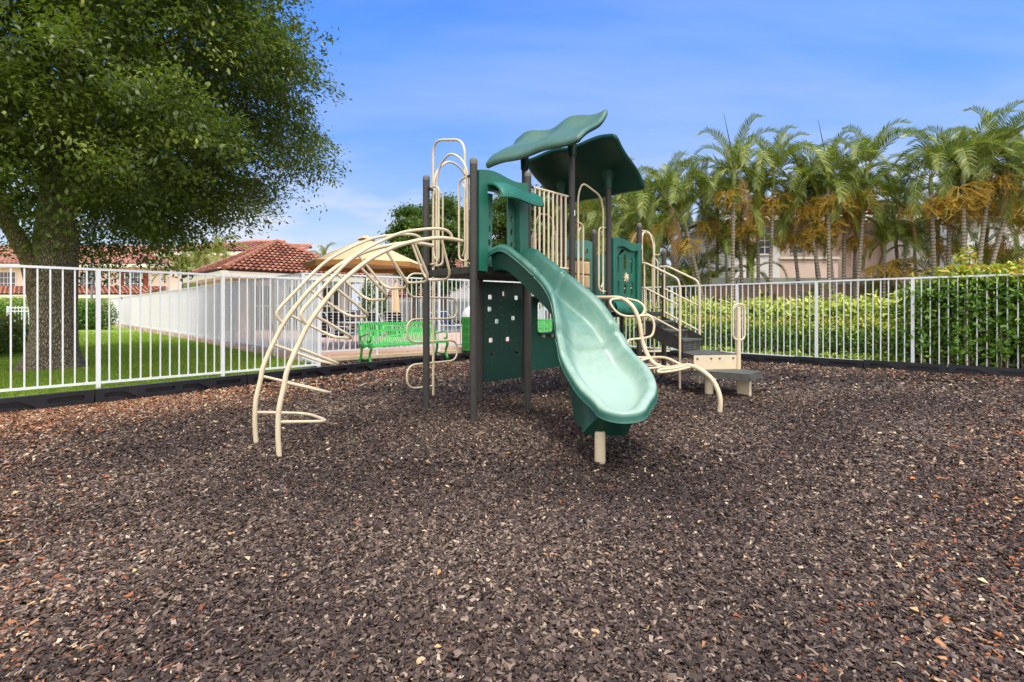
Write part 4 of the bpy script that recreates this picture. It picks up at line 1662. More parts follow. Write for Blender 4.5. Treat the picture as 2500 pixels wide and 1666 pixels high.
# ================================================================== pool furniture
def umbrella(p):
    r = empty('patio_umbrella')
    z0, zt, R_ = 2.33, 3.10, 1.58
    n = 8
    mb = MB()
    vs, fs = [V(0, 0, zt)], []
    m = 7
    for i in range(1, m + 1):
        t = i / m
        for k in range(n * 6):
            a = 2 * PI * k / (n * 6) + 0.25
            f = (k % 6) / 6
            sag = math.sin(PI * f)
            rr = R_ * t * (math.cos(PI / n) / math.cos((f - 0.5) * 2 * PI / n)) / math.cos(PI / n) * 0.97
            z = zt - (zt - z0) * t ** 0.92 - 0.055 * sag * t * (1 - 0.4 * t) + 0.02 * sag * (t > 0.99)
            vs.append(V(rr * math.cos(a), rr * math.sin(a), z))
    w = n * 6
    for k in range(w):
        fs.append((0, 1 + k, 1 + (k + 1) % w))
    for i in range(m - 1):
        for k in range(w):
            a = 1 + i * w
            fs.append((a + k, a + w + k, a + w + (k + 1) % w, a + (k + 1) % w))
    mb.add(vs, fs)
    can = mb.build('canopy', 'tan', r, sharp=25)
    mb = MB()
    a = 1 + (m - 1) * w
    rim = [vs[a + k] for k in range(w)]
    v2 = rim + [V(q.x * 0.995, q.y * 0.995, q.z - 0.13) for q in rim]
    mb.add(v2, [(k, (k + 1) % w, w + (k + 1) % w, w + k) for k in range(w)])
    mb.build('valance', 'tan_edge', can)
    mb = MB()
    v3, f3 = [V(0, 0, zt + 0.07)], []
    for k in range(16):
        a = 2 * PI * k / 16
        v3.append(V(0.26 * math.cos(a), 0.26 * math.sin(a), zt - 0.075 + 0.02 * math.cos(4 * a)))
    f3 = [(0, 1 + k, 1 + (k + 1) % 16) for k in range(16)]
    mb.add(v3, f3)
    mb.build('vent', 'tan', can)
    mb = MB()
    mb.tube([V(0, 0, 0), V(0, 0, zt + 0.06)], 0.028, 12)
    mb.lathe([(0.25, 0.0), (0.25, 0.05), (0.06, 0.09), (0.05, 0.25)], (0, 0, 0.002), 20)
    mb.build('pole', 'bronze', r)
    for k in range(n):
        a = 2 * PI * k / n + 0.25
        mb = MB()
        mb.tube([V(0, 0, zt - 0.06), V(R_ * 0.95 * math.cos(a), R_ * 0.95 * math.sin(a), z0 - 0.02)], 0.010, 6)
        mb.build('rib', 'bronze', r)
    r.location = p
    tag(r, 'open tan patio umbrella standing on the pool deck behind the bench', 'umbrella')
umbrella(V(PX(893, 0, 13.9).x, 13.9, 0.236))

def closed_umbrella(p, h, label):
    r = empty('closed_umbrella')
    mb = MB()
    prof = [(0.03, 0.9), (0.13, 0.95), (0.12, 1.3), (0.09, 1.9), (0.05, 2.3), (0.02, 2.45)]
    n = 24
    vs, fs = [], []
    for rr, z in prof:
        for k in range(n):
            a = 2 * PI * k / n
            q = rr * (1 + 0.25 * math.cos(8 * a))
            vs.append(V(q * math.cos(a), q * math.sin(a), z * h))
    for i in range(len(prof) - 1):
        for k in range(n):
            fs.append((i * n + k, i * n + (k + 1) % n, (i + 1) * n + (k + 1) % n, (i + 1) * n + k))
    mb.add(vs, fs)
    mb.build('canopy', 'tan', r)
    mb = MB()
    mb.tube([V(0, 0, 0), V(0, 0, 2.52 * h)], 0.022, 10)
    mb.lathe([(0.24, 0), (0.24, 0.06), (0.05, 0.1), (0.05, 0.2)], (0, 0, 0.002), 18)
    mb.build('pole', 'bronze', r)
    r.location = p
    tag(r, label, 'umbrella')
closed_umbrella(V(PX(966, 0, 19).x, 19, 0.236), 0.86, 'folded tan umbrella beyond the dark strap chairs')
closed_umbrella(V(PX(1576, 0, 21).x, 21, 0.1), 0.92, 'folded pale umbrella seen beside the stair handrail')

def strap_chair(strap):
    """pool chair with white tube frame and vinyl straps; x across, facing -y"""
    r = empty('pool_chair')
    w = 0.30
    for s in (-1, 1):
        mb = MB()
        mb.tube(fillet([V(s * w, -0.28, 0), V(s * w, -0.30, 0.60), V(s * w, 0.28, 0.64), V(s * w, 0.42, 0.0)], 0.08, 5), 0.013, 8)
        mb.build('arm_frame', 'white2', r)
    mb = MB()
    mb.tube(fillet([V(-w + 0.02, -0.26, 0.37), V(-w + 0.02, 0.22, 0.34), V(-w + 0.02, 0.44, 0.98), V(w - 0.02, 0.44, 0.98), V(w - 0.02, 0.22, 0.34), V(w - 0.02, -0.26, 0.37)], 0.07, 5), 0.013, 8)
    mb.build('seat_frame', 'white2', r)
    mb = MB()
    for k in range(8):
        t = (k + 0.6) / 8.2
        c = V(0, 0.22 + 0.22 * t, 0.34 + 0.64 * t)
        mb.box(c, (2 * w - 0.03, 0.058, 0.008), (1, 0, 0), V(0, 0.22, 0.64))
    mb.build('back_straps', strap, r)
    mb = MB()
    for k in range(6):
        t = (k + 0.5) / 6
        mb.box(V(0, -0.26 + 0.48 * t, 0.372 - 0.03 * t), (2 * w - 0.03, 0.06, 0.008))
    mb.build('seat_straps', strap, r)
    return r
CG = 'strap chairs on the pool deck'
sc = strap_chair('strap_dark')
spots = [(812, 12.6, 2.6, 'dark strap chair nearest the pool fence, left of the bench'), (838, 13.4, 2.9, 'dark strap chair behind the one nearest the pool fence'), (940, 13.3, 2.5, 'dark strap chair right of the umbrella pole'), (975, 14.6, 2.9, 'dark strap chair farther back right of the umbrella pole'), (850, 15.4, 0.4, 'dark strap chair on the far side of the umbrella table')]
for i, (u, y, rz, lb) in enumerate(spots):
    o = sc if i == 0 else copy_tree(sc)
    o.location = V(PX(u, 0, y).x, y, 0.236)
    o.rotation_euler = (0, 0, rz)
    tag(o, lb, 'chair', CG)
def table(p):
    r = empty('patio_table')
    mb = MB()
    mb.lathe([(0.55, 0.69), (0.56, 0.70), (0.56, 0.72), (0.55, 0.725)], (0, 0, 0), 32)
    mb.build('table_top', 'white2', r)
    for k in range(4):
        a = PI / 4 + k * PI / 2
        mb = MB()
        mb.tube(fillet([V(0.2 * math.cos(a), 0.2 * math.sin(a), 0.69), V(0.3 * math.cos(a), 0.3 * math.sin(a), 0.3), V(0.48 * math.cos(a), 0.48 * math.sin(a), 0)], 0.1, 4), 0.016, 8)
        mb.build('leg', 'white2', r)
    r.location = p
    tag(r, 'round white patio table under the tan umbrella', 'table')
table(V(PX(893, 0, 13.9).x + 0.0, 14.0 - 0.72, 0.236))
def lounger(strap):
    r = empty('pool_lounger')
    mb = MB()
    for s in (-1, 1):
        mb.tube(fillet([V(s * 0.32, -0.95, 0.33), V(s * 0.32, 0.25, 0.33), V(s * 0.32, 0.80, 0.95)], 0.08, 5), 0.015, 8)
    for y, z in ((-0.95, 0.33), (0.80, 0.95)):
        mb.tube([V(-0.32, y, z), V(0.32, y, z)], 0.015, 8)
    mb.build('frame', 'white2', r)
    for x in (-0.3, 0.3):
        for y in (-0.8, 0.3):
            mb = MB(); mb.tube([V(x, y, 0.33), V(x, y + 0.05, 0)], 0.014, 8); mb.build('leg', 'white2', r)
    mb = MB()
    for k in range(14):
        mb.box(V(0, -0.90 + 1.1 * k / 13, 0.335), (0.62, 0.06, 0.008))
    mb.build('seat_straps', strap, r)
    mb = MB()
    for k in range(9):
        t = (k + 0.5) / 9
        mb.box(V(0, 0.25 + 0.55 * t, 0.335 + 0.62 * t), (0.62, 0.062, 0.008), (1, 0, 0), V(0, 0.55, 0.62))
    mb.build('back_straps', strap, r)
    return r
lg = lounger('strap_blue')
ls = [(1082, 22.2, 2.2, 'blue strap lounger with raised back by the pool, left of the bin'), (1108, 22.9, 2.5, 'blue strap lounger nearest the green litter bin'), (1322, 21.5, 2.4, 'blue strap lounger seen through the store window')]
for i, (u, y, rz, lb) in enumerate(ls):
    o = lg if i == 0 else copy_tree(lg)
    o.location = V(PX(u, 0, y).x, y, 0.236)
    o.rotation_euler = (0, 0, rz)
    tag(o, lb, 'lounger', 'blue loungers by the pool')

# ================================================================== buildings
def tiled(name, corners, mat, parent, row=0.34, colw=0.26, amp=0.05, step=0.045, sub=4):
    """roof face from eave corners a, b to ridge corners c (above b), d (above a), laid with barrel tiles"""
    a, b, c, d = (Vector(p) for p in corners)
    ex = (b - a).normalized()
    nrm = ex.cross(d - a)
    if nrm.length < 1e-6: nrm = ex.cross(c - a)
    nrm.normalize()
    if nrm.z < 0: nrm = -nrm
    up = nrm.cross(ex).normalized()
    if up.z < 0: up = -up
    H_ = max((c - a).dot(up), (d - a).dot(up))
    nr_ = max(1, int(round(H_ / row)))
    row = H_ / nr_
    xd, hd = (d - a).dot(ex), (d - a).dot(up)
    xc, hc = (c - a).dot(ex), (c - a).dot(up)
    xb = (b - a).length
    def lo(h): return xd * min(h / hd, 1) if hd > 1e-6 else 0
    def hi(h): return xb + (xc - xb) * min(h / hc, 1) if hc > 1e-6 else xb
    V_, Fc, T = [], [], []
    for r in range(nr_):
        h0, h1 = r * row, (r + 1) * row
        k0, k1 = math.floor(min(lo(h0), lo(h1)) / colw), math.ceil(max(hi(h0), hi(h1)) / colw)
        for k in range(k0, k1):
            x0, x1 = k * colw, (k + 1) * colw
            if x0 < lo(h1) - colw * 0.6 or x1 > hi(h1) + colw * 0.6:
                continue
            tn = random.random()
            bi = len(V_)
            for q in range(sub + 1):
                x = x0 + colw * q / sub
                z = amp * math.sin(PI * q / sub) ** 0.7 if 0 < q < sub else 0
                p = a + ex * x
                V_.append(p + up * (h0 - 0.02) + nrm * (z + step)); V_.append(p + up * (h1 + 0.0) + nrm * (z * 0.85 + 0.004))
                V_.append(p + up * (h0 - 0.022) + nrm * (-0.02)); V_.append(p + up * (h0 - 0.022) + nrm * (z * 0.9 + step * 0.9)); T += [tn, tn, -0.9, -0.9]  # end faces tinted dark, painting the shade inside open barrels
            for q in range(sub):
                i0 = bi + q * 4
                Fc.append((i0, i0 + 4, i0 + 5, i0 + 1))
                Fc.append((i0 + 3, i0 + 2, i0 + 6, i0 + 7))
    return mesh_np(name, np.array([tuple(v) for v in V_]), np.array(Fc), mat, np.array(T), parent)
def ridge(pts, mat, parent, r=0.11, name='ridge_cap'):
    mb = MB()
    for a, b in zip(pts[:-1], pts[1:]):
        a, b = Vector(a), Vector(b)
        n = max(1, int((b - a).length / 0.36))
        for k in range(n):
            p, q = a.lerp(b, k / n), a.lerp(b, (k + 1.12) / n)
            mb.tube([p + ZU * 0.0, q + ZU * 0.0], [r * 1.12, r * 0.88], 10)
    o = mb.build(name, mat, parent)
    at = o.data.attributes.new('tint', 'FLOAT', 'POINT')
    at.data.foreach_set('value', np.full(len(o.data.vertices), 0.6, dtype=np.float32))
    return o
def window(root, c, w, h, ux, n, frame='white_stucco', bars=(2, 3), shutters=False, depth=0.06):
    ux, n = Vector(ux).normalized(), Vector(n).normalized()
    t = 0.07
    mb = MB()
    mb.plate(rect(0, 0, w + 2 * t, h + 2 * t), [list(reversed(rect(0, 0, w, h)))], c, ux, ZU, n, depth)
    for k in range(1, bars[0]):
        mb.box(c + ux * (-w / 2 + w * k / bars[0]) + n * 0.03, (0.035, 0.03, h), ux, n)
    for k in range(1, bars[1]):
        mb.box(c + ZU * (-h / 2 + h * k / bars[1]) + n * 0.028, (w, 0.03, 0.035), ux, n)
    f = mb.build('window', frame, root)
    mb = MB()
    mb.box(c + n * 0.006, (w, 0.012, h), ux, n)
    mb.build('pane', 'glass', f)
    if shutters:
        for s in (-1, 1):
            mb = MB()
            sc_ = c + ux * (s * (w / 2 + t + 0.22)) + n * 0.02
            mb.box(sc_, (0.40, 0.04, h + 0.1), ux, n)
            for k in range(10):
                mb.box(sc_ + ZU * (-h / 2 + h * (k + 0.5) / 10) + n * 0.022, (0.32, 0.02, h / 16), ux, n)
            mb.build('shutter', 'shutter', root)

def clubhouse():
    r = tag(empty('clubhouse', V(-12.7, 26.5, 0)), 'low pool pavilion with a hipped red clay tile roof behind the white fence', 'pavilion')
    u_, w_ = V(0.707, 0.707, 0), V(-0.707, 0.707, 0)
    S_ = 7.2
    ze = 3.02
    K = V(-12.7, 21.5, ze)
    A_, B_, C_, D_ = K, K + u_ * S_, K + u_ * S_ + w_ * S_, K + w_ * S_
    T_ = K + (u_ + w_) * S_ / 2 + ZU * 1.90
    rf = tiled('roof', (A_, B_, T_, T_), 'tile', r, 0.33, 0.245, 0.085, 0.075, 6)
    tiled('roof', (D_, A_, T_, T_), 'tile', r, 0.33, 0.245, 0.085, 0.075, 6)
    tiled('roof', (B_, C_, T_, T_), 'tile', r, 0.5, 0.4, 0.06, 0.06, 4)
    tiled('roof', (C_, D_, T_, T_), 'tile', r, 0.5, 0.4, 0.06, 0.06, 4)
    up = ZU * 0.05
    for q in (A_, B_, D_):
        ridge([(q + up).lerp(T_ + up, 0.035), T_ + up], 'tile', r, 0.115)
    mb = MB()                                            # eave board and soffit
    loop = [A_, B_, C_, D_]
    cen = (A_ + C_) / 2
    inn = [p + (cen - p).normalized() * 0.0 for p in loop]
    vs = [p - ZU * 0.02 for p in inn] + [p - ZU * 0.30 for p in inn] + [p + (V(cen.x, cen.y, p.z) - p) * 0.17 - ZU * 0.32 for p in inn]
    fs = []
    for k in range(4):
        j = (k + 1) % 4
        fs += [(k, 4 + k, 4 + j, j), (4 + k, 8 + k, 8 + j, 4 + j)]
    mb.add(vs, fs)
    mb.build('eave', 'trim', r, recalc=True)
    wl = 0.86
    wz = ze - 0.3
    mb = MB()
    for side, (p, d) in enumerate(((A_, u_), (A_, w_), (B_, w_), (D_, u_))):
        n_in = w_ if d == u_ else u_
        if side >= 2: n_in = -n_in
        q0 = p + d * 0.75 + n_in * 0.75
        q1 = p + d * (S_ - 0.75) + n_in * 0.75
        hs_ = []
        ln = (q1 - q0).length
        if side in (0, 1):
            for x, w in ((1.1, 1.0), (2.9, 1.1), (4.6, 1.0)):
                hs_.append(list(reversed(rect(x, 1.35, w, 2.1))))
        o_ = V(q0.x, q0.y, 0)
        mb.plate([(0, 0.1), (ln, 0.1), (ln, wz), (0, wz)], hs_, o_, d, ZU, n_in, 0.22)
    mb.build('wall', 'pink', r)
    for d, n_in in ((u_, w_), (w_, u_)):
        q0 = A_ + u_ * 0.75 + w_ * 0.75
        for x, w in ((1.1, 1.0), (2.9, 1.1), (4.6, 1.0)):
            mb = MB()
            c = V(q0.x, q0.y, 1.35) + d * x + n_in * 0.16
            mb.box(c, (w, 0.06, 2.1), d, n_in)
            for s in (-1, 0, 1):
                mb.box(c + d * (s * (w / 2 - 0.03)) - n_in * 0.045, (0.07, 0.03, 2.1), d, n_in, 1)
            mb.box(c - n_in * 0.044 + ZU * 0.1, (w, 0.028, 0.08), d, n_in, 1)
            mb.build('door', ['dark_open', 'trim'], r)
clubhouse()

def left_house():
    r = tag(empty('house', V(-33, 42, 0)), 'two storey peach house with red tile roofs and brown shutters beyond the lawn', 'house')
    y = 40.0
    u_, n_ = V(0.97, -0.24, 0).normalized(), V(-0.24, -0.97, 0).normalized()
    def pt(u, z, dy=0):
        yy = y + dy
        return V((u - CU) / F * yy, yy, z)
    # left wing: upper storey with shuttered window, tiled porch roof below
    x0, x1 = pt(-190, 0).x, pt(412, 0).x
    mb = MB()
    zt = 4.95
    mb.box(V((x0 + x1) / 2, y + 3.5, zt / 2), (x1 - x0, 7, zt))
    mb.build('wall', 'cream', r)
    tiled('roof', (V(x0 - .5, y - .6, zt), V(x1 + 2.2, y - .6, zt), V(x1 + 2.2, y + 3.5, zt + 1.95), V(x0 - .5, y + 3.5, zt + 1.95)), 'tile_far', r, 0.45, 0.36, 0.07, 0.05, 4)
    mb = MB()
    mb.box(V((x0 + x1) / 2 + 0.6, y - .58, zt - 0.15), (x1 - x0 + 2.0, 0.10, 0.26))
    mb.box(V((x0 + x1) / 2 + 0.6, y - .3, zt - 0.30), (x1 - x0 + 2.0, 0.55, 0.06))
    mb.build('eave', 'trim', r)
    window(r, V(pt(327, 0).x, y, 3.62), 1.35, 1.55, (1, 0, 0), (0, -1, 0), 'white_stucco', (4, 3), True)
    window(r, V(pt(215, 0).x, y, 3.62), 1.25, 1.35, (1, 0, 0), (0, -1, 0), 'white_stucco', (4, 3), False)
    window(r, V(pt(20, 0).x, y, 3.62), 1.25, 1.35, (1, 0, 0), (0, -1, 0), 'white_stucco', (4, 3), False)
    tiled('porch_roof', (V(x0 - .3, y - 2.6, 2.42), V(x1 - 0.4, y - 2.6, 2.42), V(x1 - 0.4, y - 0.02, 3.12), V(x0 - .3, y - 0.02, 3.12)), 'tile_far', r, 0.4, 0.36, 0.08, 0.06, 4)
    mb = MB()
    mb.box(V((x0 + x1) / 2, y - 2.55, 2.26), (x1 - x0, 0.12, 0.26))
    mb.build('porch_beam', 'trim', r)
    mb = MB()
    ln = x1 - x0 - 0.8
    hs_ = [list(reversed([(c - 1.9, 0), (c + 1.9, 0), (c + 1.9, 1.35), (c + 1.1, 1.65), (c, 1.75), (c - 1.1, 1.65), (c - 1.9, 1.35)])) for c in (ln - 5.9, ln - 11.8, 3.2)]
    hs_ = [[(x, yy + 0.02) for x, yy in h] for h in hs_]
    mb.plate([(0, 0), (ln, 0), (ln, 2.14), (0, 2.14)], hs_, V(x0 + .3, y - 2.3, 0), (1, 0, 0), ZU, (0, 1, 0), 0.3)
    mb.build('porch_wall', 'pink', r)
    for c in (ln - 5.9, ln - 11.8, 3.2):
        mb = MB()
        mb.box(V(x0 + .3 + c, y - 1.6, 1.0), (3.9, 0.1, 2.0))
        mb.build('garage_door', 'dark_open', r)
    # right block, taller, with hipped corner
    x2, x3 = pt(412, 0, -1.6).x, pt(600, 0, -1.6).x
    yy = y - 1.6
    z2 = 5.75
    mb = MB()
    mb.box(V((x2 + x3) / 2, yy + 5, z2 / 2), (x3 - x2, 10, z2))
    mb.build('wall', 'pink', r)
    e = 0.7
    A_, B_ = V(x2 - e, yy - e, z2), V(x3 + e, yy - e, z2 - 0.0)
    D_, T1, T2 = V(x2 - e, yy + 10 + e, z2), V(x2 + 4.2, yy + 5, z2 + 1.45), V(x3 + e, yy + 5, z2 + 1.45)
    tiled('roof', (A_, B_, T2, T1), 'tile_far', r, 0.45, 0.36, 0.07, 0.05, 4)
    tiled('roof', (D_, A_, T1, T1), 'tile_far', r, 0.45, 0.36, 0.07, 0.05, 4)
    ridge([A_ + ZU * .06, T1 + ZU * .06, T2 + ZU * .06], 'tile_far', r, 0.14)
    mb = MB()
    mb.box(V((x2 + x3) / 2, yy - e + 0.05, z2 - 0.17), (x3 - x2 + 2 * e - 0.1, 0.1, 0.30))
    mb.box(V((x2 + x3) / 2, yy - 0.3, z2 - 0.34), (x3 - x2 + 1.0, 0.6, 0.10))
    mb.box(V((x2 + x3) / 2, yy - 0.03, 3.95), (x3 - x2 + 0.1, 0.08, 0.18))
    mb.box(V(x2 - e + 0.05, yy + 4.5, z2 - 0.17), (0.1, 10, 0.30))
    mb.build('eave', 'trim', r)
    for u in (458, 492):
        c = V((u - CU) / F * yy, yy, 3.6)
        window(r, c, 0.9, 1.7, (1, 0, 0), (0, -1, 0), 'trim', (2, 3), False)
    # far roof behind
    tiled('roof', (V(x2 - 6, yy + 9, 5.4), V(x3 - 1, yy + 9, 5.4), V(x3 - 1, yy + 15, 7.95), V(x2 + 1, yy + 15, 8.35)), 'tile_far', r, 0.5, 0.4, 0.07, 0.05, 4)
    ridge([V(x2 - 6, yy + 9, 5.45), V(x2 + 1, yy + 15, 8.4), V(x3 - 1, yy + 15, 8.0)], 'tile_far', r, 0.15)
left_house()

def right_house():
    r = tag(empty('house', V(18, 24, 0)), 'pale two storey house with red tile roof half hidden behind the palms', 'house')
    y = 21.5
    def X(u, yy=y): return (u - CU) / F * yy
    zt = 5.35
    mb = MB()
    x0, xm, x1 = X(1782), X(1904), X(2330)
    mb.box(V((x0 + xm) / 2, y + 4, zt / 2), (xm - x0, 8, zt))
    mb.build('wall', 'white_stucco', r)
    mb = MB()
    mb.box(V((xm + x1) / 2 + 0.01, y + 4.9, zt / 2), (x1 - xm, 8, zt - 0.02))
    mb.build('wall', 'pink', r)
    mb = MB()
    mb.box(V(X(1975), y + 0.45, 1.75), (X(2046) - xm, 0.9, 3.5))
    mb.box(V(X(1930), y + 0.7, 3.9), (0.5, 0.4, 1.5))
    mb.build('porch', 'pink', r)
    mb = MB()
    mb.box(V(X(1975), y + 0.42, 3.53), (X(2046) - xm + 0.1, 1.0, 0.10))
    mb.build('ledge', 'trim', r)
    mb = MB()
    xa, xb = X(2180), X(2520)
    mb.box(V((xa + xb) / 2, y - 1.5, 2.4), (xb - xa, 4, 4.8))
    mb.build('wall', 'white_stucco', r)
    tiled('roof', (V(x0 - .6, y - .6, zt), V(x1 + 2, y - .6, zt), V(x1 - 2, y + 4, zt + 1.7), V(x0 + 3.6, y + 4, zt + 1.7)), 'tile_far', r, 0.42, 0.34, 0.07, 0.05, 4)
    tiled('roof', (V(x0 - .6, y + 8.6, zt), V(x0 - .6, y - .6, zt), V(x0 + 3.6, y + 4, zt + 1.7), V(x0 + 3.6, y + 4, zt + 1.7)), 'tile_far', r, 0.42, 0.34, 0.07, 0.05, 4)
    tiled('roof', (V(xa - .4, y - 3.9, 4.8), V(xb + 1, y - 3.9, 4.8), V(xb + 1, y - 1.5, 5.9), V(xa + 2, y - 1.5, 5.9)), 'tile_far', r, 0.42, 0.34, 0.07, 0.05, 4)
    mb = MB()
    mb.box(V((x0 + x1) / 2 + 0.7, y - .55, zt - 0.14), (x1 - x0 + 2.6, 0.1, 0.24))
    mb.box(V((x0 + x1) / 2 + 0.7, y - .27, zt - 0.28), (x1 - x0 + 2.6, 0.5, 0.05))
    mb.build('eave', 'trim', r)
    window(r, V(X(1866), y, 1.3 + (CV - 588) / F * y), 0.62, 1.15, (1, 0, 0), (0, -1, 0), 'white_stucco', (2, 4))
    window(r, V(X(1968), y + 0.9, 4.35), 0.7, 1.0, (1, 0, 0), (0, -1, 0), 'white_stucco', (2, 3))
    tiled('low_roof', (V(X(2370, 19), 18.6, 2.35), V(X(2480, 19), 18.6, 2.35), V(X(2480, 19), 19.9, 2.9), V(X(2370, 19), 19.9, 2.9)), 'tile_far', r, 0.4, 0.34, 0.07, 0.05, 4)
right_house()

def back_house():
    r = tag(empty('house', V(-6, 36, 0)), 'white house with a low red tile porch roof beyond the pool', 'house')
    y = 36.0
    def X(u, yy=y): return (u - CU) / F * yy
    mb = MB()
    x0, x1 = X(880), X(1300)
    mb.box(V((x0 + x1) / 2, y + 3, 2.1), (x1 - x0, 6, 4.2))
    mb.build('wall', 'white_stucco', r)
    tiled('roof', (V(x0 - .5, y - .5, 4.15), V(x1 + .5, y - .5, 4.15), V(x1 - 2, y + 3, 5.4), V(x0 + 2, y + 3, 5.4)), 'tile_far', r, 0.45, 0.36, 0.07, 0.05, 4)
    tiled('porch_roof', (V(X(960), y - 2.2, 2.2), V(X(1100), y - 2.2, 2.2), V(X(1095), y - .02, 2.95), V(X(965), y - .02, 2.95)), 'tile_far', r, 0.4, 0.34, 0.07, 0.05, 4)
    mb = MB()
    mb.box(V(X(1030), y - 2.0, 1.1), (X(1096) - X(964), 0.2, 2.2))
    mb.build('porch_wall', 'cream', r)
    for u in (1004, 1014, 1170, 1240):
        window(r, V(X(u), y, 3.5), 0.7, 1.2, (1, 0, 0), (0, -1, 0), 'trim', (2, 3))
back_house()

# garden wall behind the right hedges
def garden_wall():
    r = tag(empty('garden_wall', V(10, 16, 0)), 'long pinkish garden wall with pale cap behind the right hedge', 'wall')
    y = 16.2
    xa, xb = (1712 - CU) / F * y, (2225 - CU) / F * y + 9
    mb = MB()
    mb.box(V((xa + xb) / 2, y, 1.05), (xb - xa, 0.2, 2.1))
    mb.build('wall_face', 'wall_pink', r)
    mb = MB()
    mb.box(V((xa + xb) / 2, y - 0.01, 2.21), (xb - xa + 0.06, 0.3, 0.22))
    mb.build('wall_cap', 'wall_cap', r)
garden_wall()
# lattice gate section far back right of the stairs and a white wall beyond the pool
def far_fence(label, u0, u1, y, zt, gap=0.11):
    r = tag(empty('picket_fence', V((u0 - CU) / F * y, y, 0)), label, 'fence')
    x0, x1 = (u0 - CU) / F * y, (u1 - CU) / F * y
    n = max(2, int((x1 - x0) / gap))
    for z in (zt, zt - 0.14, 0.25):
        mb = MB(); mb.box(V((x0 + x1) / 2, y, z), (x1 - x0, 0.04, 0.04)); mb.build('rail', 'white2', r)
    n = min(n, 99)
    for k in range(n + 1):
        mb = MB()
        w = 0.07 if k % 10 == 0 else 0.022
        mb.box(V(x0 + (x1 - x0) * k / n, y + 0.001, zt / 2 + 0.06), (w, w, zt + 0.02)); mb.build('post' if k % 10 == 0 else 'picket', 'white2', r)
far_fence('white double railed fence far behind the stairs', 1560, 1765, 19.0, 2.15, 0.10)
far_fence('white far fence on the other side of the pool', 935, 1330, 31.5, 1.9, 0.16)
far_fence('small white fence beside the left hedge', 20, 70, 20.0, 1.35, 0.12)
def far_wall():
    y = 32.2
    xa, xb = (935 - CU) / F * y, (1330 - CU) / F * y
    mb = MB()
    mb.box(V((xa + xb) / 2, y, 0.9), (xb - xa, 0.15, 1.8))
    for k in range(24):
        mb.box(V(xa + (xb - xa) * k / 23, y - 0.085, 0.9), (0.05, 0.02, 1.8))
    tag(mb.build('screen_wall', 'wall_cap'), 'grey white board screen behind the far pool fence', 'wall')
far_wall()
def lamp_post():
    r = tag(empty('lamp_post', PX(224, 0, 32) * 1), 'thin grey lamp post in front of the peach house', 'lamp post')
    p = PX(224, 0, 32); p.z = 0
    r.location = p
    mb = MB()
    mb.tube([p, p + ZU * 5.2], [0.075, 0.05], 12)
    mb.build('pole', 'lamp_grey', r)
    mb = MB()
    mb.lathe([(0.05, 5.2), (0.18, 5.25), (0.24, 5.55), (0.05, 5.7)], p, 14)
    mb.build('lamp_head', 'lamp_grey', r)
lamp_post()
# ================================================================== vegetation
def limb(mb, pts, r0, r1, seg=12, n=5):
    p = spline([Vector(q) for q in pts], n)
    k = len(p)
    mb.tube(p, [r0 + (r1 - r0) * (i / (k - 1)) ** 0.8 for i in range(k)], seg)

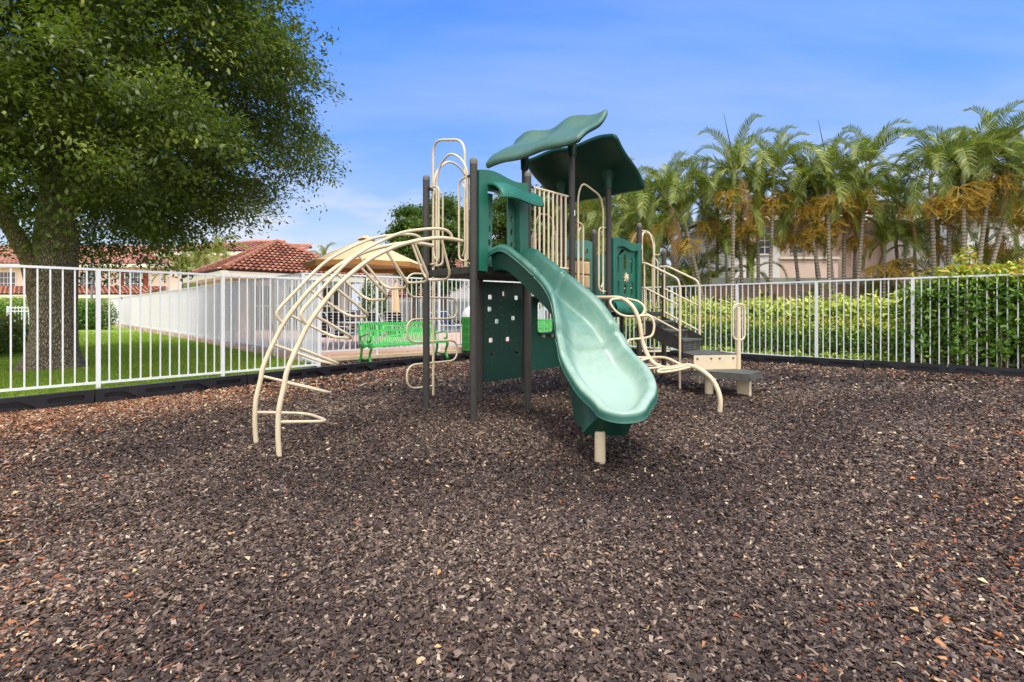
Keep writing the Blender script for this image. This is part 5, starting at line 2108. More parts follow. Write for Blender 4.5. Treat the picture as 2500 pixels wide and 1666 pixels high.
def oak():
    base = V(-9.27, 9.95, 0.05)
    root = tag(empty('oak_tree', base), 'big dense oak with forked grey trunk on the lawn behind the left fence', 'tree')
    # trunk with flared foot
    mb = MB()
    seg, vs, fs = 40, [], []
    hs = [-0.1, 0.0, 0.08, 0.2, 0.4, 0.8, 1.3, 1.8, 2.3, 2.7, 3.1, 3.6, 4.4, 5.4, 6.4, 7.6, 9.0]
    rs = [0.66, 0.58, 0.51, 0.455, 0.415, 0.375, 0.355, 0.345, 0.352, 0.335, 0.29, 0.265, 0.24, 0.21, 0.17, 0.12, 0.06]
    off = [0, 0, 0, 0, 0, 0, 0.01, 0.02, 0.03, 0.03, 0.03, 0.04, 0.10, 0.2, 0.35, 0.5, 0.6]
    for h, r, o in zip(hs, rs, off):
        for k in range(seg):
            a = 2 * PI * k / seg
            fl = max(0, 1 - h / 0.7)
            rr = r * (1 + fl * (0.10 * math.cos(5 * a + 0.6) + 0.06 * math.cos(3 * a + 2)) + 0.035 * math.sin(4 * a + h * 2) + 0.02 * math.sin(7 * a - h * 3))
            vs.append(base + V(rr * math.cos(a) + o, rr * math.sin(a) + o * 0.3, h))
    for i in range(len(hs) - 1):
        for k in range(seg):
            fs.append((i * seg + k, i * seg + (k + 1) % seg, (i + 1) * seg + (k + 1) % seg, (i + 1) * seg + k))
    mb.add(vs, fs)
    mb.build('trunk', 'bark', root, sharp=180)
    def B(x, y, z): return base + V(x, y, z)
    lims = [
        ([B(-0.26, 0.10, 0.0), B(-0.33, 0.1, 0.9), B(-0.52, 0.05, 2.0), B(-0.72, 0.0, 2.7), B(-1.15, -0.1, 3.5), B(-2.0, -0.3, 5.2)], 0.20, 0.07),
        ([B(-0.05, -0.18, 1.75), B(-0.30, -0.26, 2.35), B(-0.52, -0.35, 2.85), B(-0.72, -0.4, 3.5), B(-0.9, -0.6, 4.6), B(-1.4, -0.9, 6.4)], 0.19, 0.07),
        ([B(0.05, 0.0, 3.3), B(0.8, -0.2, 3.85), B(1.7, -0.4, 4.2), B(2.5, -0.3, 4.5), B(3.4, -0.2, 4.7)], 0.15, 0.03),
        ([B(0.05, 0, 4.2), B(0.7, -0.5, 5.1), B(1.25, -0.9, 6.0), B(1.9, -1.2, 7.2), B(2.8, -1.4, 8.4)], 0.17, 0.04),
        ([B(0.1, 0, 5.0), B(1.2, 0.2, 6.2), B(2.2, 0.3, 6.9), B(3.1, 0.3, 7.4)], 0.13, 0.03),
        ([B(0.1, 0, 4.6), B(-0.9, 0.5, 6.0), B(-2.2, 0.8, 7.4)], 0.14, 0.04),
        ([B(0.05, 0.1, 3.4), B(0.6, 1.2, 4.2), B(1.4, 2.6, 5.0), B(2.2, 4.2, 5.6)], 0.13, 0.03),
        ([B(0.0, -0.1, 3.9), B(0.2, -1.4, 4.8), B(0.3, -2.8, 5.4)], 0.12, 0.03),
    ]
    for pts, r0, r1 in lims:
        mb = MB()
        limb(mb, pts, r0, r1, 14)
        mb.build('limb', 'limb', root, sharp=180)
    # crown: drooping sprays filling a rounded crown
    prof_z = [2.0, 2.6, 3.2, 3.6, 4.5, 6.0, 7.5, 9.0, 11.0, 12.5]
    prof_r = [1.6, 2.1, 2.9, 3.75, 4.35, 4.45, 4.45, 3.9, 2.6, 0.8]
    ncl = 3300
    z = RNG.uniform(2.1, 10.5, ncl * 3)
    th = RNG.uniform(0, 2 * PI, ncl * 3)
    R = np.interp(z, prof_z, prof_r) * (1 + 0.10 * np.sin(3 * th + z) + 0.07 * np.sin(7 * th - 1.7 * z))
    fr = RNG.uniform(0, 1, ncl * 3) ** 0.45
    keep = RNG.uniform(0, 1, ncl * 3) < (R / 4.5) ** 2 * (0.35 + 0.65 * fr)
    lump = np.sin(3.1 * th + 1.9 * z) * np.sin(2.3 * z - 1.7 * th + 0.8) + 0.5 * np.sin(6.3 * th - 2.9 * z + 1.0)
    R = R * (1 + 0.10 * lump)
    keep &= ~((lump < -0.35) & (fr > 0.80))
    z, th, R, fr = z[keep][:ncl], th[keep][:ncl], R[keep][:ncl], fr[keep][:ncl]
    cc = np.stack([base.x + R * fr * np.cos(th), base.y + R * fr * np.sin(th), z], 1)
    # keep clusters that could be seen from the playground (drop the far outside left of the view)
    ang = np.arctan2(cc[:, 0], cc[:, 1])
    k2 = ang > math.radians(-56)
    cc, th, fr, R = cc[k2], th[k2], fr[k2], R[k2]
    # leave room round the lower trunk towards the viewer
    dx = cc[:, 0] - base.x; dy = cc[:, 1] - base.y
    clear = (np.hypot(dx, dy) < 1.6) & (cc[:, 2] < 3.15) & (dy < 0.9)
    cc, th, fr, R = cc[~clear], th[~clear], fr[~clear], R[~clear]
    nl = 105
    n = len(cc)
    rad = np.stack([np.cos(th), np.sin(th), np.zeros(n)], 1)
    # each cluster is a spray along a drooping twig
    tw = unit(rad * (0.55 + 0.45 * fr[:, None]) + np.array([0, 0, -0.42]) * (fr[:, None] ** 2) + RNG.normal(size=(n, 3)) * 0.45)
    lnk = RNG.uniform(0.35, 0.8, n) * (0.75 + 0.75 * fr ** 3)
    t = RNG.uniform(-0.45, 0.6, (n, nl))
    spread = 0.17 + 0.09 * RNG.uniform(0, 1, (n, 1))
    sx = RNG.normal(size=(n, nl, 3)) * (spread * (1.05 - 0.75 * np.clip(t + 0.1, 0, 1)))[..., None]
    sx[..., 2] *= 0.6
    P = cc[:, None] + tw[:, None] * (t * lnk[:, None])[..., None] * 1.25 + sx
    P[..., 2] -= 0.25 * np.clip(t, 0, 1) ** 2 * fr[:, None]
    d = tw[:, None] * 0.8 + RNG.normal(size=(n, nl, 3)) * 0.55
    nm = np.array([0, 0, 1.0]) + RNG.normal(size=(n, nl, 3)) * 0.45
    ct = np.clip(RNG.normal(0.42, 0.16, (n, 1)) + 0.22 * (RNG.uniform(0, 1, (n, 1)) > 0.9), 0, 1)
    tint = np.clip(ct + RNG.normal(0, 0.13, (n, nl)), 0, 1)
    ln = RNG.uniform(0.075, 0.125, n * nl)
    leaves('crown', P.reshape(-1, 3), d.reshape(-1, 3), nm.reshape(-1, 3), ln, ln * 0.46, tint.ravel(), 'oak', root)
oak()

def bush_leaves(name, boxes, n, ln, mat, parent, tfun=None, up=0.7, wr=0.5):
    """leaves near the surface of a set of soft ellipsoids: (cx, cy, cz, rx, ry, rz)"""
    bx = np.array(boxes, dtype=float)
    w = bx[:, 3] * bx[:, 5] + bx[:, 4] * bx[:, 5] + bx[:, 3] * bx[:, 4]
    k = RNG.choice(len(bx), n, p=w / w.sum())
    d = rnd_dirs(n)
    r = RNG.uniform(0.45, 1.06, n) ** 0.6
    c = bx[k, :3] + d * bx[k, 3:] * r[:, None] + RNG.normal(size=(n, 3)) * ln * 0.4
    c[:, 2] = np.maximum(c[:, 2], 0.03)
    nm = d + np.array([0, 0, up]) + RNG.normal(size=(n, 3)) * 0.4
    dr = RNG.normal(size=(n, 3)) + d * 0.5
    l = ln * RNG.uniform(0.6, 1.25, n)
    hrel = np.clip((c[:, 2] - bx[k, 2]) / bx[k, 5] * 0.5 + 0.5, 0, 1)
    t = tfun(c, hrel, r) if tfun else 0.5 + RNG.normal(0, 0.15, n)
    return leaves(name, c, dr, nm, l, l * wr, np.clip(t + RNG.normal(0, 0.12, n), 0, 1), mat, parent)

def shrub(name, label, boxes, n, ln, mat, tfun=None, cat='shrub', group=None, stems=True, wr=0.5):
    bx = np.array(boxes)
    c = V(bx[:, 0].mean(), bx[:, 1].mean(), 0.05)
    r = tag(empty(name, c), label, cat, group)
    bush_leaves('foliage', boxes, n, ln, mat, r, tfun, wr=wr)
    if stems:
        mb = MB()
        for q in boxes:
            for s in range(3):
                a = 2 * PI * random.random()
                p = V(q[0] + 0.3 * q[3] * math.cos(a), q[1] + 0.3 * q[4] * math.sin(a), 0.0)
                mb.tube(spline([p, p + V(0.05 * math.cos(a), 0.05 * math.sin(a), q[2] * 0.6), V(q[0] + 0.5 * q[3] * math.cos(a), q[1] + 0.5 * q[4] * math.sin(a), q[2] + 0.5 * q[5])], 4), [0.018, 0.017, 0.016, 0.015, 0.014, 0.012, 0.01, 0.008, 0.006], 6)
        mb.build('stems', 'limb', r)
    return r

def along(o, d, k0, k1, step, off, zc, rx, ry, rz, jit=0.08):
    nrm = V(-d.y, d.x, 0)
    out_ = []
    k = k0
    while k <= k1:
        p = o + d * k + nrm * (off + random.uniform(-jit, jit))
        out_.append((p.x, p.y, zc + random.uniform(-jit, jit) * 0.6, rx * random.uniform(0.85, 1.15), ry * random.uniform(0.85, 1.15), rz * random.uniform(0.92, 1.06)))
        k += step
    return out_
ND = -FRD                                                # to the right and nearer
# overgrown hedge on the right end of the fence; offset is measured behind the fence
rb = along(FR0, FRD, -1.9, 1.25, 0.28, -0.36, 0.98, 0.40, 0.40, 0.95) + along(FR0, FRD, -1.7, 1.05, 0.3, -0.14, 1.55, 0.28, 0.26, 0.42) + along(FR0, FRD, -1.5, 1.0, 0.5, -0.02, 0.75, 0.22, 0.20, 0.5) + along(FR0, FRD, -1.8, 0.95, 0.35, -0.22, 1.92, 0.32, 0.3, 0.22)
rb += [(on(FR0, FRD, 0.42).x + 0.3, on(FR0, FRD, 0.42).y + 0.35, 2.22, 0.16, 0.16, 0.30)]
rb = [(x, y, z, a, b, c) for (x, y, z, a, b, c) in rb]
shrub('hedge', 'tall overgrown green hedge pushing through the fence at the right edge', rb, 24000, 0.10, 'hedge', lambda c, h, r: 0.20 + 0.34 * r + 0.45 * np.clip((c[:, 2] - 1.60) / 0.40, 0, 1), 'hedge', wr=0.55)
# clipped low hedge behind the fence
lb = along(FR0, FRD, 1.15, 9.5, 0.26, -1.05, 0.55, 0.34, 0.42, 0.60, 0.13)
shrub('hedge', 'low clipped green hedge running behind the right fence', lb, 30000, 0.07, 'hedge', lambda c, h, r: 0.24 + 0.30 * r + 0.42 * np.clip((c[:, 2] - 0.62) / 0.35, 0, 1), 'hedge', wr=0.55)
# lime ground cover at the foot of the hedge
gb = along(FR0, FRD, -1.0, 9.5, 0.34, -0.50, 0.12, 0.25, 0.22, 0.16, 0.12)
tag(shrub('ground_cover', 'low lime leaved ground cover along the foot of the right hedge', gb, 9000, 0.075, 'lime', lambda c, h, r: 0.25 + 0.4 * h, 'ground cover', stems=False), kind='stuff')
# variegated lime shrubs above the low hedge
VG = 'lime variegated shrubs'
for (k0, k1, lb_) in ((6.6, 8.4, 'lime yellow variegated shrub between the stair rails and first fence post'), (5.6, 6.4, 'lime variegated shrub just right of the grab post'), (4.55, 5.35, 'pale lime variegated shrub left of the thick fence post in the middle'), (3.35, 4.15, 'pale lime variegated shrub right of the thick fence post in the middle'), (2.1, 3.2, 'broad lime variegated shrub before the pink garden wall'), (1.3, 1.9, 'yellow leaved shrub beside the tall overgrown hedge')):
    bb = along(FR0, FRD, k0, k1, 0.35, -1.70, 1.10, 0.36, 0.36, 0.50, 0.16)
    shrub('variegated_shrub', lb_, bb, 2300, 0.15, 'lime', lambda c, h, r: 0.25 + 0.80 * h * r, 'shrub', VG, wr=0.42)
shrub('shrub', 'dark green bush against the pink garden wall', [(PX(1975, 0, 14.8).x, 14.8, 0.9, 0.55, 0.5, 0.9), (PX(2010, 0, 14.9).x, 14.9, 0.7, 0.45, 0.4, 0.7)], 4200, 0.10, 'tree', None)
# left: clipped hedges across the lawn, crotons
hb = [(PX(u, 0, 29).x, 29 + random.uniform(-.1, .1), 0.92, 0.75, 0.6, 0.98) for u in range(166, 262, 14)]
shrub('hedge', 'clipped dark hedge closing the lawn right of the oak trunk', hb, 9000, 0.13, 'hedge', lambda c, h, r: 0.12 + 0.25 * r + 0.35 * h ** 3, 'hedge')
hb = [(PX(u, 0, 24).x, 24 + random.uniform(-.1, .1), 0.95, 0.7, 0.6, 1.0) for u in range(-90, 76, 18)]
shrub('hedge', 'clipped hedge left of the oak trunk with yellow green top', hb, 9000, 0.12, 'hedge', lambda c, h, r: 0.18 + 0.25 * r + 0.45 * h ** 3, 'hedge')
cb = [(PX(u, 0, y).x, y, 0.55, 0.42, 0.4, 0.6) for u, y in ((-40, 12.2), (0, 12.8), (35, 13.4), (-20, 14.0), (-70, 11.6))]
shrub('croton_bush', 'croton bush with red and yellow leaves left of the oak trunk', cb, 3800, 0.13, 'croton', lambda c, h, r: 0.2 + 0.5 * RNG.uniform(0, 1, len(c)) * h, 'shrub')

def round_tree(label, u, y, zc, rx, rz, trunk_h, n, mat='tree', cl=60, ln=0.2, group=None, seedx=0):
    x = PX(u, 0, y).x
    r = tag(empty('tree', V(x, y, 0)), label, 'tree', group)
    mb = MB()
    limb(mb, [V(x, y, -0.05), V(x + 0.1, y, zc * 0.4), V(x - 0.05, y, zc * 0.8), V(x, y, zc)], 0.22, 0.08, 12)
    for k in range(6):
        a = 2 * PI * k / 6 + 0.4
        limb(mb, [V(x, y, zc * 0.5), V(x + 0.4 * rx * math.cos(a), y + 0.4 * rx * math.sin(a), zc * 0.8), V(x + 0.75 * rx * math.cos(a), y + 0.75 * rx * math.sin(a), zc + 0.2 * rz)], 0.10, 0.03, 8)
    mb.build('trunk', 'limb', r, sharp=180)
    d = rnd_dirs(cl)
    rr = RNG.uniform(0.35, 1.0, cl) ** 0.6
    c = np.array([x, y, zc]) + d * np.array([rx, rx, rz]) * rr[:, None]
    k = RNG.integers(0, cl, n)
    p = c[k] + RNG.normal(size=(n, 3)) * np.array([0.34, 0.34, 0.24]) * (rx / 2.4) * (0.6 + 0.6 * RNG.uniform(0, 1, n)[:, None])
    ct = RNG.normal(0.45, 0.17, cl)
    l = ln * 1.15 * RNG.uniform(0.6, 1.2, n)
    leaves('crown', p, RNG.normal(size=(n, 3)), RNG.normal(size=(n, 3)) * 0.5 + np.array([0, 0, 1]), l, l * 0.5, np.clip(ct[k] + RNG.normal(0, 0.14, n), 0, 1), mat, r)
TG = 'trees beyond the pool'
round_tree('dark broadleaf tree left of the tall beige hoop', 1010, 30, 4.9, 1.85, 2.7, 3, 20000, cl=70, group=TG)
round_tree('broadleaf tree filling the gap between the two front posts', 1078, 29, 5.2, 1.9, 2.8, 3, 20000, cl=70, group=TG)
round_tree('light green tree seen through the slide archway', 1225, 27, 5.2, 2.4, 2.7, 3, 23000, cl=80, group=TG)
round_tree('dark tree behind the picket barrier', 1345, 26, 4.8, 2.2, 2.9, 3, 18000, cl=70, group=TG)
round_tree('dark broadleaf tree below the rear roof panel', 1432, 24, 4.6, 2.1, 2.9, 3, 20000, cl=70, group=TG)
round_tree('feathery green tree rising beside the right edge of the rear roof', 1590, 25, 6.4, 1.7, 2.1, 3, 6500, cl=50, group=TG)
shrub('shrub', 'small green bush by the umbrella pole beyond the pool fence', [(PX(912, 0, 24).x, 24, 1.6, 0.7, 0.7, 1.2)], 2600, 0.14, 'tree', None)

# ---- palms
def frond_mesh(name, ln, pts, nleaf, ll, mat, seed, droop=0.5, vee=0.5, w=0.042):
    rg = random.Random(seed)
    p = spline([V(x, 0, z) for x, z in pts], 6)
    mb = MB()
    mb.tube(p, [0.017 * (1 - 0.8 * i / (len(p) - 1)) for i in range(len(p))], 5)
    cum = [0]
    for a, b in zip(p[:-1], p[1:]): cum.append(cum[-1] + (b - a).length)
    tint = [0.75] * len(mb.v)
    for k in range(nleaf):
        t = 0.16 + 0.84 * (k + 0.5) / nleaf
        s = t * cum[-1]
        i = max(j for j in range(len(cum)) if cum[j] <= s)
        i = min(i, len(p) - 2)
        f = (s - cum[i]) / max(cum[i + 1] - cum[i], 1e-6)
        q = p[i].lerp(p[i + 1], f)
        tg = (p[i + 1] - p[i]).normalized()
        up = V(0, 1, 0).cross(tg)
        if up.z < 0: up = -up
        env = math.sin(PI * min(0.12 + 0.80 * t, 0.97)) ** 0.6
        for sd in (-1, 1):
            L_ = ll * env * rg.uniform(0.85, 1.1)
            out_ = (V(0, sd, 0) * (0.80 - 0.25 * t) + tg * (0.50 + 0.45 * t) + up * vee * rg.uniform(0.6, 1.2)).normalized()
            side = tg * 0.9 + up * rg.uniform(-0.2, 0.2)
            m1 = q + out_ * L_ * 0.45
            m2 = q + out_ * L_ * 0.9 + V(0, 0, -1) * L_ * droop * rg.uniform(0.5, 1.1)
            b = len(mb.v)
            mb.v += [tuple(q - side * w * 0.35), tuple(q + side * w * 0.35), tuple(m1 + side * w * 0.6), tuple(m1 - side * w * 0.6), tuple(m2)]
            mb.f += [(b, b + 1, b + 2, b + 3), (b + 3, b + 2, b + 4)]
            mb.mi += [0, 0]
            tn = min(max(rg.gauss(0.42, 0.17), 0), 1)
            tint += [tn] * 5
    o = mb.build(name, mat, None, sharp=180)
    a = o.data.attributes.new('tint', 'FLOAT', 'POINT')
    a.data.foreach_set('value', np.array(tint, dtype=np.float32))
    me = o.data
    bpy.data.objects.remove(o)
    return me
FR = {
    'up': [frond_mesh('frond_up', 2, [(0, 0), (0.35, 0.72), (0.80, 1.22), (1.25, 1.38), (1.60, 1.20)], 40, 0.50, 'palm', 1, 0.16, 0.55), frond_mesh('frond_up', 2, [(0, 0), (0.22, 0.80), (0.55, 1.40), (0.92, 1.65), (1.25, 1.58)], 40, 0.46, 'palm', 2, 0.12, 0.55)],
    'mid': [frond_mesh('frond_mid', 2, [(0, 0), (0.50, 0.50), (1.02, 0.72), (1.50, 0.56), (1.85, 0.12)], 42, 0.52, 'palm', 3, 0.22, 0.45), frond_mesh('frond_mid', 2, [(0, 0), (0.55, 0.42), (1.05, 0.50), (1.48, 0.20), (1.72, -0.30)], 42, 0.50, 'palm', 4, 0.26, 0.4)],
    'low': [frond_mesh('frond_low', 2, [(0, 0), (0.50, 0.16), (0.95, -0.02), (1.28, -0.45), (1.42, -0.95)], 42, 0.50, 'palm', 5, 0.36, 0.25), frond_mesh('frond_low', 2, [(0, 0), (0.42, 0.05), (0.74, -0.25), (0.92, -0.75), (0.98, -1.25)], 40, 0.48, 'palm', 6, 0.42, 0.15)],
    'dry': [frond_mesh('frond_dry', 2, [(0, 0), (0.30, -0.08), (0.46, -0.45), (0.50, -0.95), (0.48, -1.4)], 26, 0.36, 'palm_dry', 7, 0.95, 0.0, 0.020)],
}
def fruit_mesh(seed):
    rg = random.Random(seed)
    mb = MB()
    tint = []
    for k in range(20):
        a = rg.uniform(0, 2 * PI)
        e = rg.uniform(-0.9, 0.35)
        d = V(math.cos(a) * math.cos(e), math.sin(a) * math.cos(e), math.sin(e))
        l = rg.uniform(0.28, 0.52)
        p = spline([V(0, 0, 0), d * l * 0.5 + V(0, 0, 0.03), d * l - V(0, 0, 0.10)], 2)
        n0 = len(mb.v)
        mb.tube(p, [0.010, 0.009, 0.008, 0.007, 0.006], 4)
        for j in range(6):
            q = p[2].lerp(p[-1], rg.random())
            dd = (d + V(rg.gauss(0, .7), rg.gauss(0, .7), rg.gauss(0, .7))).normalized()
            mb.tube([q, q + dd * rg.uniform(0.10, 0.2)], [0.007, 0.004], 4)
        tint += [rg.random()] * (len(mb.v) - n0)
    o = mb.build('flower_stalk', 'fruit', None)
    a = o.data.attributes.new('tint', 'FLOAT', 'POINT')
    a.data.foreach_set('value', np.array(tint, dtype=np.float32))
    me = o.data
    bpy.data.objects.remove(o)
    return me
FRUIT = [fruit_mesh(11), fruit_mesh(12)]

def palm(label, ub, ut, vt, y, nf=11, sc=1.0, fruit=2, dry=1, group='palms behind the right fence', rad=0.062, spear=False, z0=0.0):
    b = V(PX(ub, 0, y).x, y, z0)
    t = PX(ut, vt, y + random.uniform(-0.3, 0.3))
    r = tag(empty('palm_tree', b), label, 'palm', group)
    mid = b.lerp(t, 0.5) + V(-(t.x - b.x) * 0.12, random.uniform(-0.1, 0.1), 0)
    h = t.z - b.z
    pts = spline([b - ZU * 0.05, b.lerp(mid, 0.5) + V((b.x - t.x) * 0.04, 0, 0), mid, mid.lerp(t, 0.55), t - (t - mid).normalized() * 0.35], 6)
    mb = MB()
    n = len(pts)
    mb.tube(pts, [rad * (1.35 - 0.45 * min(1, i / 5) - 0.12 * i / n) for i in range(n)], 10)
    mb.build('trunk', 'palm_trunk', r, sharp=180)
    mb = MB()
    mb.tube([pts[-1], pts[-1].lerp(t, 0.5), t + ZU * 0.12], [rad * 0.95, rad * 1.0, rad * 0.55], 10)
    mb.build('crownshaft', 'shaft', r)
    lt = t - r.location
    nf += 2
    for k in range(nf):
        f = k / nf
        kind = 'up' if f < 0.38 else ('mid' if f < 0.74 else 'low')
        me = random.choice(FR[kind])
        az = k * 2.399 + random.uniform(-0.3, 0.3)
        s = sc * random.uniform(0.85, 1.12) * (0.74 if kind == 'up' else 0.88)
        inst('frond', me, r, lt + V(0, 0, random.uniform(-0.06, 0.1)), (random.uniform(-0.2, 0.2), random.uniform(-0.12, 0.12), az), (s, s, s))
    for k in range((dry + 1) // 2):
        inst('dry_frond', FR['dry'][0], r, lt - V(0, 0, 0.18), (0, random.uniform(-0.1, 0.2), random.uniform(0, 6.28)), (sc, sc, sc))
    for k in range(fruit + 1 if fruit else 0):
        a = random.uniform(0, 6.28)
        inst('flower_stalk', FRUIT[k % 2], r, lt + V(0.22 * math.cos(a), 0.22 * math.sin(a), -0.50 - 0.35 * random.random()), (0, 0, a), (1.1, 1.1, 1.1))
    if spear:
        mb = MB()
        mb.tube([t, t + V(-0.12, 0, 0.9), t + V(-0.3, 0, 1.75)], [0.02, 0.016, 0.004], 6)
        mb.build('spear_leaf', 'palm', r)
    return r
P_ = palm
P_('tall palm with a thin unopened spear leaf, leftmost of the row on a straight trunk', 1786, 1792, 424, 14.5, 12, 1.0, 1, 1, spear=True)
P_('palm with slanting thin trunk just right of the spear topped palm', 1818, 1802, 500, 15.3, 10)
P_('palm on a thin dark trunk beside the white house window', 1856, 1848, 474, 15.2, 11, 0.95, 2)
P_('palm standing just right of the white house window', 1884, 1889, 430, 14.6, 12)
P_('palm with a leaning trunk starting before the pink wall, bending left', 2014, 1962, 462, 14.8, 11, 1.0, 3)
P_('palm with a spear leaf above the middle fence post', 2030, 2022, 437, 14.3, 12, 1.0, 3, spear=True)
P_('palm with leaning trunk right of the middle fence post', 2048, 2015, 500, 15.0, 10, 0.95, 3)
P_('straight pale trunked palm in the middle of the right row', 2065, 2063, 474, 14.9, 11, 1.0, 3)
P_('palm wrapped in brown dead fronds near the pink wall end', 2083, 2116, 422, 14.6, 12, 1.0, 2, 3)
P_('palm with the first pale ringed trunk left of the tall hedge top', 2288, 2272, 440, 13.6, 12, 0.95, 2)
P_('palm with second pale ringed trunk above the tall hedge', 2312, 2318, 466, 13.9, 10, 0.95, 1)
P_('tall palm on twin looking pale trunks above the tall hedge, left stem', 2340, 2352, 414, 13.2, 12, 0.95, 3)
P_('tall palm on twin looking pale trunks above the tall hedge, right stem', 2352, 2366, 434, 13.5, 11, 0.95, 2)
P_('tallest yellow green palm near the top right', 2382, 2424, 387, 13.0, 13, 1.0, 3)
P_('palm with a trunk leaning strongly right above the hedge', 2392, 2478, 444, 12.9, 11, 0.95, 3, 2)
P_('palm at the right edge with a trunk leaning out of the picture', 2450, 2545, 462, 13.0, 11, 0.95, 2, 2)
P_('palm crown at the right edge behind the leaning trunks', 2500, 2510, 414, 14.6, 11, 0.95, 1, 1)
P_('shorter palm between the spear topped palm and the window', 1830, 1826, 545, 16.0, 10, 0.9, 2, 1)
P_('shorter palm with hanging fronds left of the middle fence post', 1960, 1930, 520, 15.8, 11, 0.95, 3, 2)
P_('shorter palm behind the leaning trunk in the middle', 2000, 1985, 535, 16.0, 10, 0.9, 2, 1)
P_('shorter palm between the straight trunk and the brown wrapped palm', 2086, 2090, 537, 15.6, 10, 0.9, 2, 1)
P_('palm with drooping fronds left of the pale ringed trunks', 2200, 2180, 502, 15.8, 11, 1.0, 2, 2)
P_('shorter palm behind the pale ringed trunks', 2300, 2290, 547, 15.2, 10, 0.95, 2, 2)
P_('shorter palm with brown fronds behind the leaning trunks', 2410, 2410, 542, 14.8, 11, 0.95, 2, 3)
P_('low palm crown at the right edge above the hedge', 2500, 2480, 572, 15.0, 10, 0.95, 1, 3)
SG = 'palms of the shaded left clump'
P_('palm of the shaded clump leaning far left over the panels', 1722, 1578, 527, 16.0, 11, 1.0, 1, 1, SG)
P_('palm of the shaded clump leaning left, crown by the slotted panel', 1728, 1632, 492, 15.6, 12, 1.05, 1, 2, SG)
P_('palm of the shaded clump with big bending fronds above the stairs', 1735, 1668, 527, 15.0, 12, 1.05, 1, 2, SG)
P_('palm of the shaded clump with orange dead frond right of the stairs', 1742, 1716, 492, 15.4, 12, 1.0, 1, 3, SG)
P_('palm of the shaded clump standing nearly upright', 1750, 1752, 512, 16.2, 11, 1.0, 1, 1, SG)
P_('low palm at the back of the shaded clump', 1700, 1545, 585, 17.5, 11, 1.1, 0, 1, SG)
P_('dark palm behind the rear gate hoop', 1600, 1520, 520, 18.5, 11, 1.25, 0, 1, SG)
P_('dark palm between the rear roof posts', 1480, 1455, 545, 19.0, 11, 1.3, 0, 1, SG)
P_('pale green palm just under the rear roof panel', 1440, 1425, 522, 19.5, 10, 1.2, 0, 1, SG)
LG = 'small palms in front of the pale house'
P_('small palm with three thin stems before the pale house', 2158, 2160, 598, 14.6, 9, 0.72, 1, 0, LG, 0.045)
P_('small palm with slim leaning stem before the pale house', 2196, 2212, 592, 14.6, 9, 0.75, 1, 0, LG, 0.045)
P_('small palm behind the stems of the two before the pale house', 2240, 2232, 612, 15.0, 9, 0.7, 0, 1, LG, 0.045)
P_('small bright palm low between the left clump and the white house', 1782, 1772, 625, 15.6, 9, 0.8, 0, 0, LG, 0.045)
P_('small palm tufts low beside the white house wall', 1838, 1836, 664, 15.4, 8, 0.6, 0, 0, LG, 0.04)
HG = 'palms in front of the peach house'
P_('yellow green palm before the peach house, left of the taller one', 482, 482, 640, 33, 11, 1.25, 0, 0, HG, 0.09)
P_('taller bright palm before the peach house roof', 527, 527, 632, 32, 11, 1.3, 0, 0, HG, 0.09)
P_('low wide palm before the peach house, beside the pavilion eave', 452, 452, 672, 32, 11, 1.35, 0, 0, HG, 0.09)
P_('tip of a palm behind the pavilion roof ridge', 790, 790, 640, 36, 8, 1.0, 0, 0, HG, 0.09)

def clump(label, u, y, h, n, sc):
    c = V(PX(u, 0, y).x, y, 0)
    r = tag(empty('areca_clump', c), label, 'palm', 'leafy palm clumps at the foot of the palms')
    for k in range(n):
        a = k * 2.399
        q = V(0.35 * math.cos(a) * random.random(), 0.35 * math.sin(a) * random.random(), h * random.uniform(0.2, 1.0))
        s = sc * random.uniform(0.8, 1.2)
        inst('frond', random.choice(FR['up'] + FR['mid']), r, q, (0, random.uniform(-0.2, 0.1), a), (s, s, s))
    for k in range(4):
        a = k * 1.57
        mb = MB()
        p = c + V(0.2 * math.cos(a), 0.2 * math.sin(a), 0)
        mb.tube([p, p + V(0.06 * math.cos(a), 0.06 * math.sin(a), h)], [0.035, 0.028], 8)
        mb.build('stem', 'palm_trunk', r)
for u, y, h, n, sc, lb in ((1640, 16.8, 1.3, 16, 1.15, 'dark areca clump behind the upper stair rail'), (1692, 16.4, 1.2, 15, 1.1, 'areca clump at the foot of the leaning trunks'), (1580, 18.0, 1.5, 16, 1.3, 'dark areca clump left of the stair rails'), (1530, 18.5, 1.6, 16, 1.3, 'dark areca clump behind the slotted green panel'), (1460, 19.5, 1.8, 16, 1.4, 'dark areca clump behind the game panel'), (1400, 20.5, 1.8, 16, 1.4, 'dark areca clump behind the roof post'), (2430, 14.6, 1.5, 14, 1.1, 'areca clump between the leaning trunks at the right edge'), (2330, 15.6, 1.4, 12, 1.0, 'areca clump behind the pale ringed trunks'), (2120, 15.7, 1.2, 12, 0.9, 'areca clump against the pink wall end'), (1950, 15.6, 1.1, 10, 0.7, 'small areca clump against the pink garden wall')):
    clump(lb, u, y, h, n, sc)

